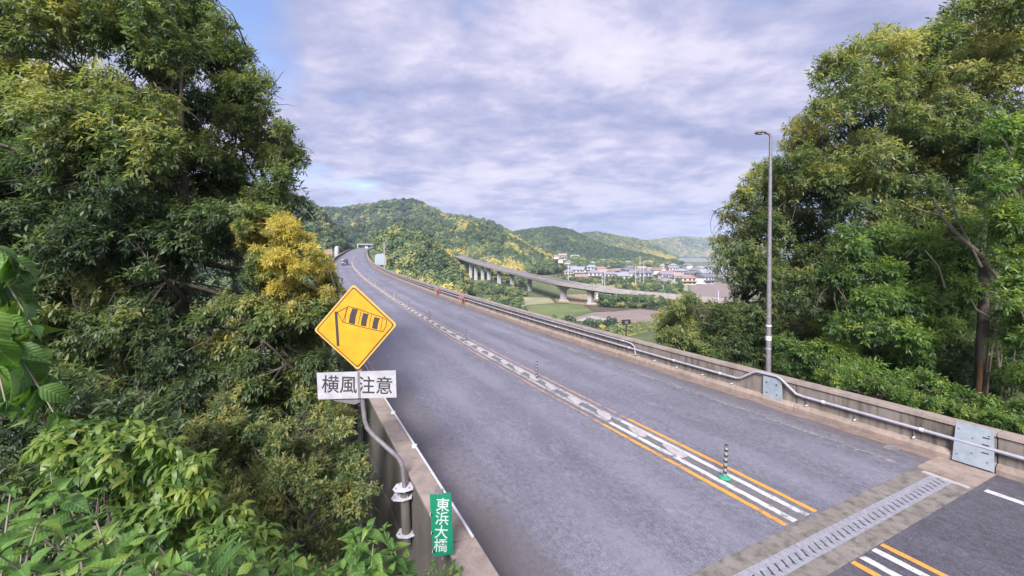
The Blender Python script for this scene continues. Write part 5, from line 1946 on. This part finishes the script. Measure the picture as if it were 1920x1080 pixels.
# ------------------------------------------------------------------ large-leaved plants near the camera
def leaf_mesh(name, droop, fold, wide=.42):
    ns, nc = 6, 2
    V, Fc = [], []
    prof = [.04, .32, .46, .46, .34, .15, .0]
    for i in range(ns + 1):
        t = i / ns
        y = t
        hw_ = prof[i] * wide
        zc0 = .06 * math.sin(math.pi * t) - droop * t * t
        for c in (-2, -1, 0, 1, 2):
            a = c / 2
            V.append((a * hw_ * (1 - fold * .2), y * (1 - droop * .25), zc0 + abs(a) * hw_ * fold + .012 * math.sin(t * 19) * abs(a)))
    for i in range(ns):
        for c in range(4):
            q = i * 5 + c
            Fc.append((q, q + 1, q + 6, q + 5))
    me = bpy.data.meshes.new(name)
    me.from_pydata(V, [], Fc)
    me.materials.append(M['bigleaf'])
    me.polygons.foreach_set('use_smooth', [True] * len(me.polygons))
    return me


LM = [leaf_mesh('leaf', d, f, w_) for d, f, w_ in ((.35, .4, .52), (.55, .3, .56), (.8, .45, .5), (.2, .35, .5), (.45, .2, .6))]


def add_leaf(root, p, d, up, size):
    o = bpy.data.objects.new('leaf', random.choice(LM))
    COL.objects.link(o)
    o.parent = root
    y = Vector(d).normalized()
    x = y.cross(Vector(up)).normalized()
    if x.length < .5: x = Vector((1, 0, 0))
    z = x.cross(y).normalized()
    m = Matrix((x, y, z)).transposed().to_4x4()
    m = Matrix.Translation(Vector(p) - Vector(root.location)) @ m @ Matrix.Scale(size, 4)
    o.matrix_local = m
    return o


def shoot(root, p, d, length, nodes, size, stem=.006, hang=.5, mat='bark_pale', stems=None, budget=None):
    d = Vector(d).normalized()
    a = d.cross(Vector((.2, .3, 1))).normalized()
    if a.length < .5: a = Vector((1, 0, 0))
    pts = []
    for k in range(6):
        t = k / 5
        q = Vector(p) + d * length * t + Vector((0, 0, -hang * .25 * length * t * t))
        pts.append(q)
    mb = MB().tube(pts, [stem * (1 - .5 * k / 5) for k in range(6)], 6)
    child(mb, 'stem', M[mat], root, True)
    for i in range(nodes):
        t = .15 + .85 * i / max(nodes - 1, 1)
        k = min(4, int(t * 5)); q = pts[k].lerp(pts[min(k + 1, 5)], t * 5 - k)
        dd = (pts[min(k + 1, 5)] - pts[k]).normalized()
        ang = math.pi / 2 * (i % 2) + random.uniform(-.3, .3)
        b = dd.cross(a).normalized()
        rad = a * math.cos(ang) + b * math.sin(ang)
        sz = size * (.65 + .5 * math.sin(math.pi * min(1, .25 + .6 * t))) * random.uniform(.8, 1.15)
        if t > .85: sz *= .62
        for sgn in (-1, 1):
            ld = rad * sgn * .9 + dd * (.35 + .45 * t) + Vector((0, 0, -hang * random.uniform(.2, .9)))
            up = dd * .8 + Vector((0, 0, .6)) + Vector((random.gauss(0, .2), random.gauss(0, .2), 0))
            add_leaf(root, q, ld, up, sz)
    for j in range(3):
        ld = d + Vector((random.gauss(0, .5), random.gauss(0, .5), random.gauss(0, .35) - hang * .3))
        add_leaf(root, pts[-1], ld, (0, 0, 1), size * .42 * random.uniform(.7, 1.2))


# hanging shoots at the left edge
r1 = tag(empty('broad_leaved_branch', px(-160, 520, 1.5)), 'close branch of big glossy leaves hanging in at the left edge', 'branch')
child(MB().tube(wander(px(-420, 1500, 1.6), px(-80, 420, 1.45), 8, .03), .012, 8), 'branch', M['bark_pale'], r1, True)
for (u, v_, Z, du, dv) in ((-50, 440, 1.35, 90, 40), (-60, 455, 1.5, 120, 80), (-50, 480, 1.4, 110, 110), (-40, 500, 1.55, 130, 120), (-50, 540, 1.4, 110, 120), (-30, 560, 1.5, 90, 150), (-60, 520, 1.3, 70, 150), (-40, 610, 1.5, 120, 70), (-30, 600, 1.4, 130, 110), (-60, 650, 1.45, 90, 60), (-60, 430, 1.6, 70, 60)):
    p0 = px(u, v_, Z); p1 = px(u + du, v_ + dv, Z + random.uniform(-.1, .1))
    shoot(r1, p0, p1 - p0, (p1 - p0).length, 5, .135, .004, 1.5)

# bottom-left broad leaves
r2 = tag(empty('broad_leaved_shrub', px(120, 1250, 1.4)), 'nearest bright shrub with large veined leaves in the bottom left corner', 'shrub')
for (u, v_, Z) in ((40, 1015, 1.5), (140, 1000, 1.45), (240, 1010, 1.4), (330, 1035, 1.4), (80, 930, 1.75), (20, 900, 1.6), (110, 900, 1.9), (180, 950, 1.6), (290, 990, 1.7), (-30, 960, 1.4), (200, 1060, 1.25), (60, 1070, 1.2), (370, 1060, 1.5), (0, 1010, 1.3), (130, 1060, 1.3), (290, 1070, 1.25), (95, 865, 2.0), (180, 1000, 1.75), (40, 960, 1.8), (350, 1010, 1.8)):
    tip = px(u, v_, Z)
    base = tip + Vector((random.uniform(-.12, .12), random.uniform(-.1, .2), -.34))
    shoot(r2, base, tip - base, (tip - base).length, 4, .125, .005, .55)
    child(MB().tube([base, base + Vector((.02, .05, -.5))], .006, 5), 'stem', M['bark_pale'], r2, True)

# mid shrubs with visible leaves
r3 = tag(empty('broad_leaved_shrub', px(260, 1300, 3.8)), 'mid-distance shrub with fresh green leaf clusters, lower left', 'shrub')
for k in range(30):
    c, r, t = random.choice(ls3)
    tip = c + Vector((random.gauss(0, .12), random.gauss(0, .15), random.gauss(0, .08)))
    base = tip + Vector((random.uniform(-.15, .15), random.uniform(-.05, .2), -.32))
    shoot(r3, base, tip - base, .34, 3, .13, .005, .6)
f = foliage('leaf_mass', ls3, 13000, .10, r3, mat=M['leaf_fresh'], hexa=True, sub=9, droop=1.1, ratio=.44, per=8)
f['kind'] = 'stuff'
mb = MB()
for k in range(26):
    c, r, t = random.choice(ls3)
    mb.tube(wander(px(260, 1300, 3.9) + Vector((random.gauss(0, .5), .3, 0)), c, 6, .06), [.02, .018, .015, .012, .009, .007, .005], 5, False)
o = child(mb, 'stems', M['bark'], r3); o['kind'] = 'stuff'

r4 = tag(empty('broad_leaved_shrub', px(705, 1200, 2.5)), 'small bright leafy shrub in front of the abutment at bottom centre', 'shrub')
for (u, v_, Z) in ((690, 965, 2.5), (665, 985, 2.45), (720, 975, 2.6), (700, 1000, 2.35), (735, 1015, 2.5), (665, 1020, 2.3), (760, 1030, 2.6), (640, 1045, 2.4), (690, 1050, 2.2), (730, 1055, 2.3), (775, 1065, 2.5), (610, 1070, 2.4), (660, 1075, 2.1), (700, 1030, 2.4)):
    tip = px(u, v_ + 8, Z)
    base = tip + Vector((random.uniform(-.08, .08), random.uniform(-.05, .1), -.28))
    shoot(r4, base, tip - base, .28, 4, .13, .004, .45)
    child(MB().tube([base, px(705, 1200, 2.5)], .006, 5), 'stem', M['bark_pale'], r4, True)
r5 = tag(empty('broad_leaved_shrub', px(480, 1200, 3.0)), 'row of bright leafy shoots along the bottom edge left of centre', 'shrub')
for k in range(20):
    u = 360 + k * 12.5 + random.uniform(-8, 8)
    tip = px(u, random.uniform(1000, 1065) + max(0, (u - 470)) * .08, random.uniform(2.6, 3.2))
    base = tip + Vector((random.uniform(-.1, .1), random.uniform(-.05, .1), -.3))
    shoot(r5, base, tip - base, .3, 4, .12, .004, .5)
r6 = tag(empty('broad_leaved_shrub', px(830, 1100, 4.9)), 'sprig of yellowish leaves under the green name sign', 'shrub')
for (u, v_) in ((812, 1048), (830, 1056), (850, 1046), (862, 1060), (800, 1066), (842, 1066)):
    tip = px(u, v_, 4.85)
    base = tip + Vector((0, .05, -.18))
    shoot(r6, base, tip - base, .16, 3, .075, .003, .3)

# ------------------------------------------------------------------ haze
hz_ = MB().box((0, 1600, 75), (7400, 3700, 190))
ho = hz_.build('haze', bpy.data.materials.new('air_haze'))
hm = ho.data.materials[0]
hm.use_nodes = True
t_ = hm.node_tree; t_.nodes.clear()
om = t_.nodes.new('ShaderNodeOutputMaterial')
pv = t_.nodes.new('ShaderNodeVolumePrincipled')
pv.inputs['Color'].default_value = (.66, .78, 1.0, 1)
pv.inputs['Density'].default_value = .0002
pv.inputs['Anisotropy'].default_value = .2
t_.links.new(pv.outputs[0], om.inputs['Volume'])
tag(ho, kind='stuff')
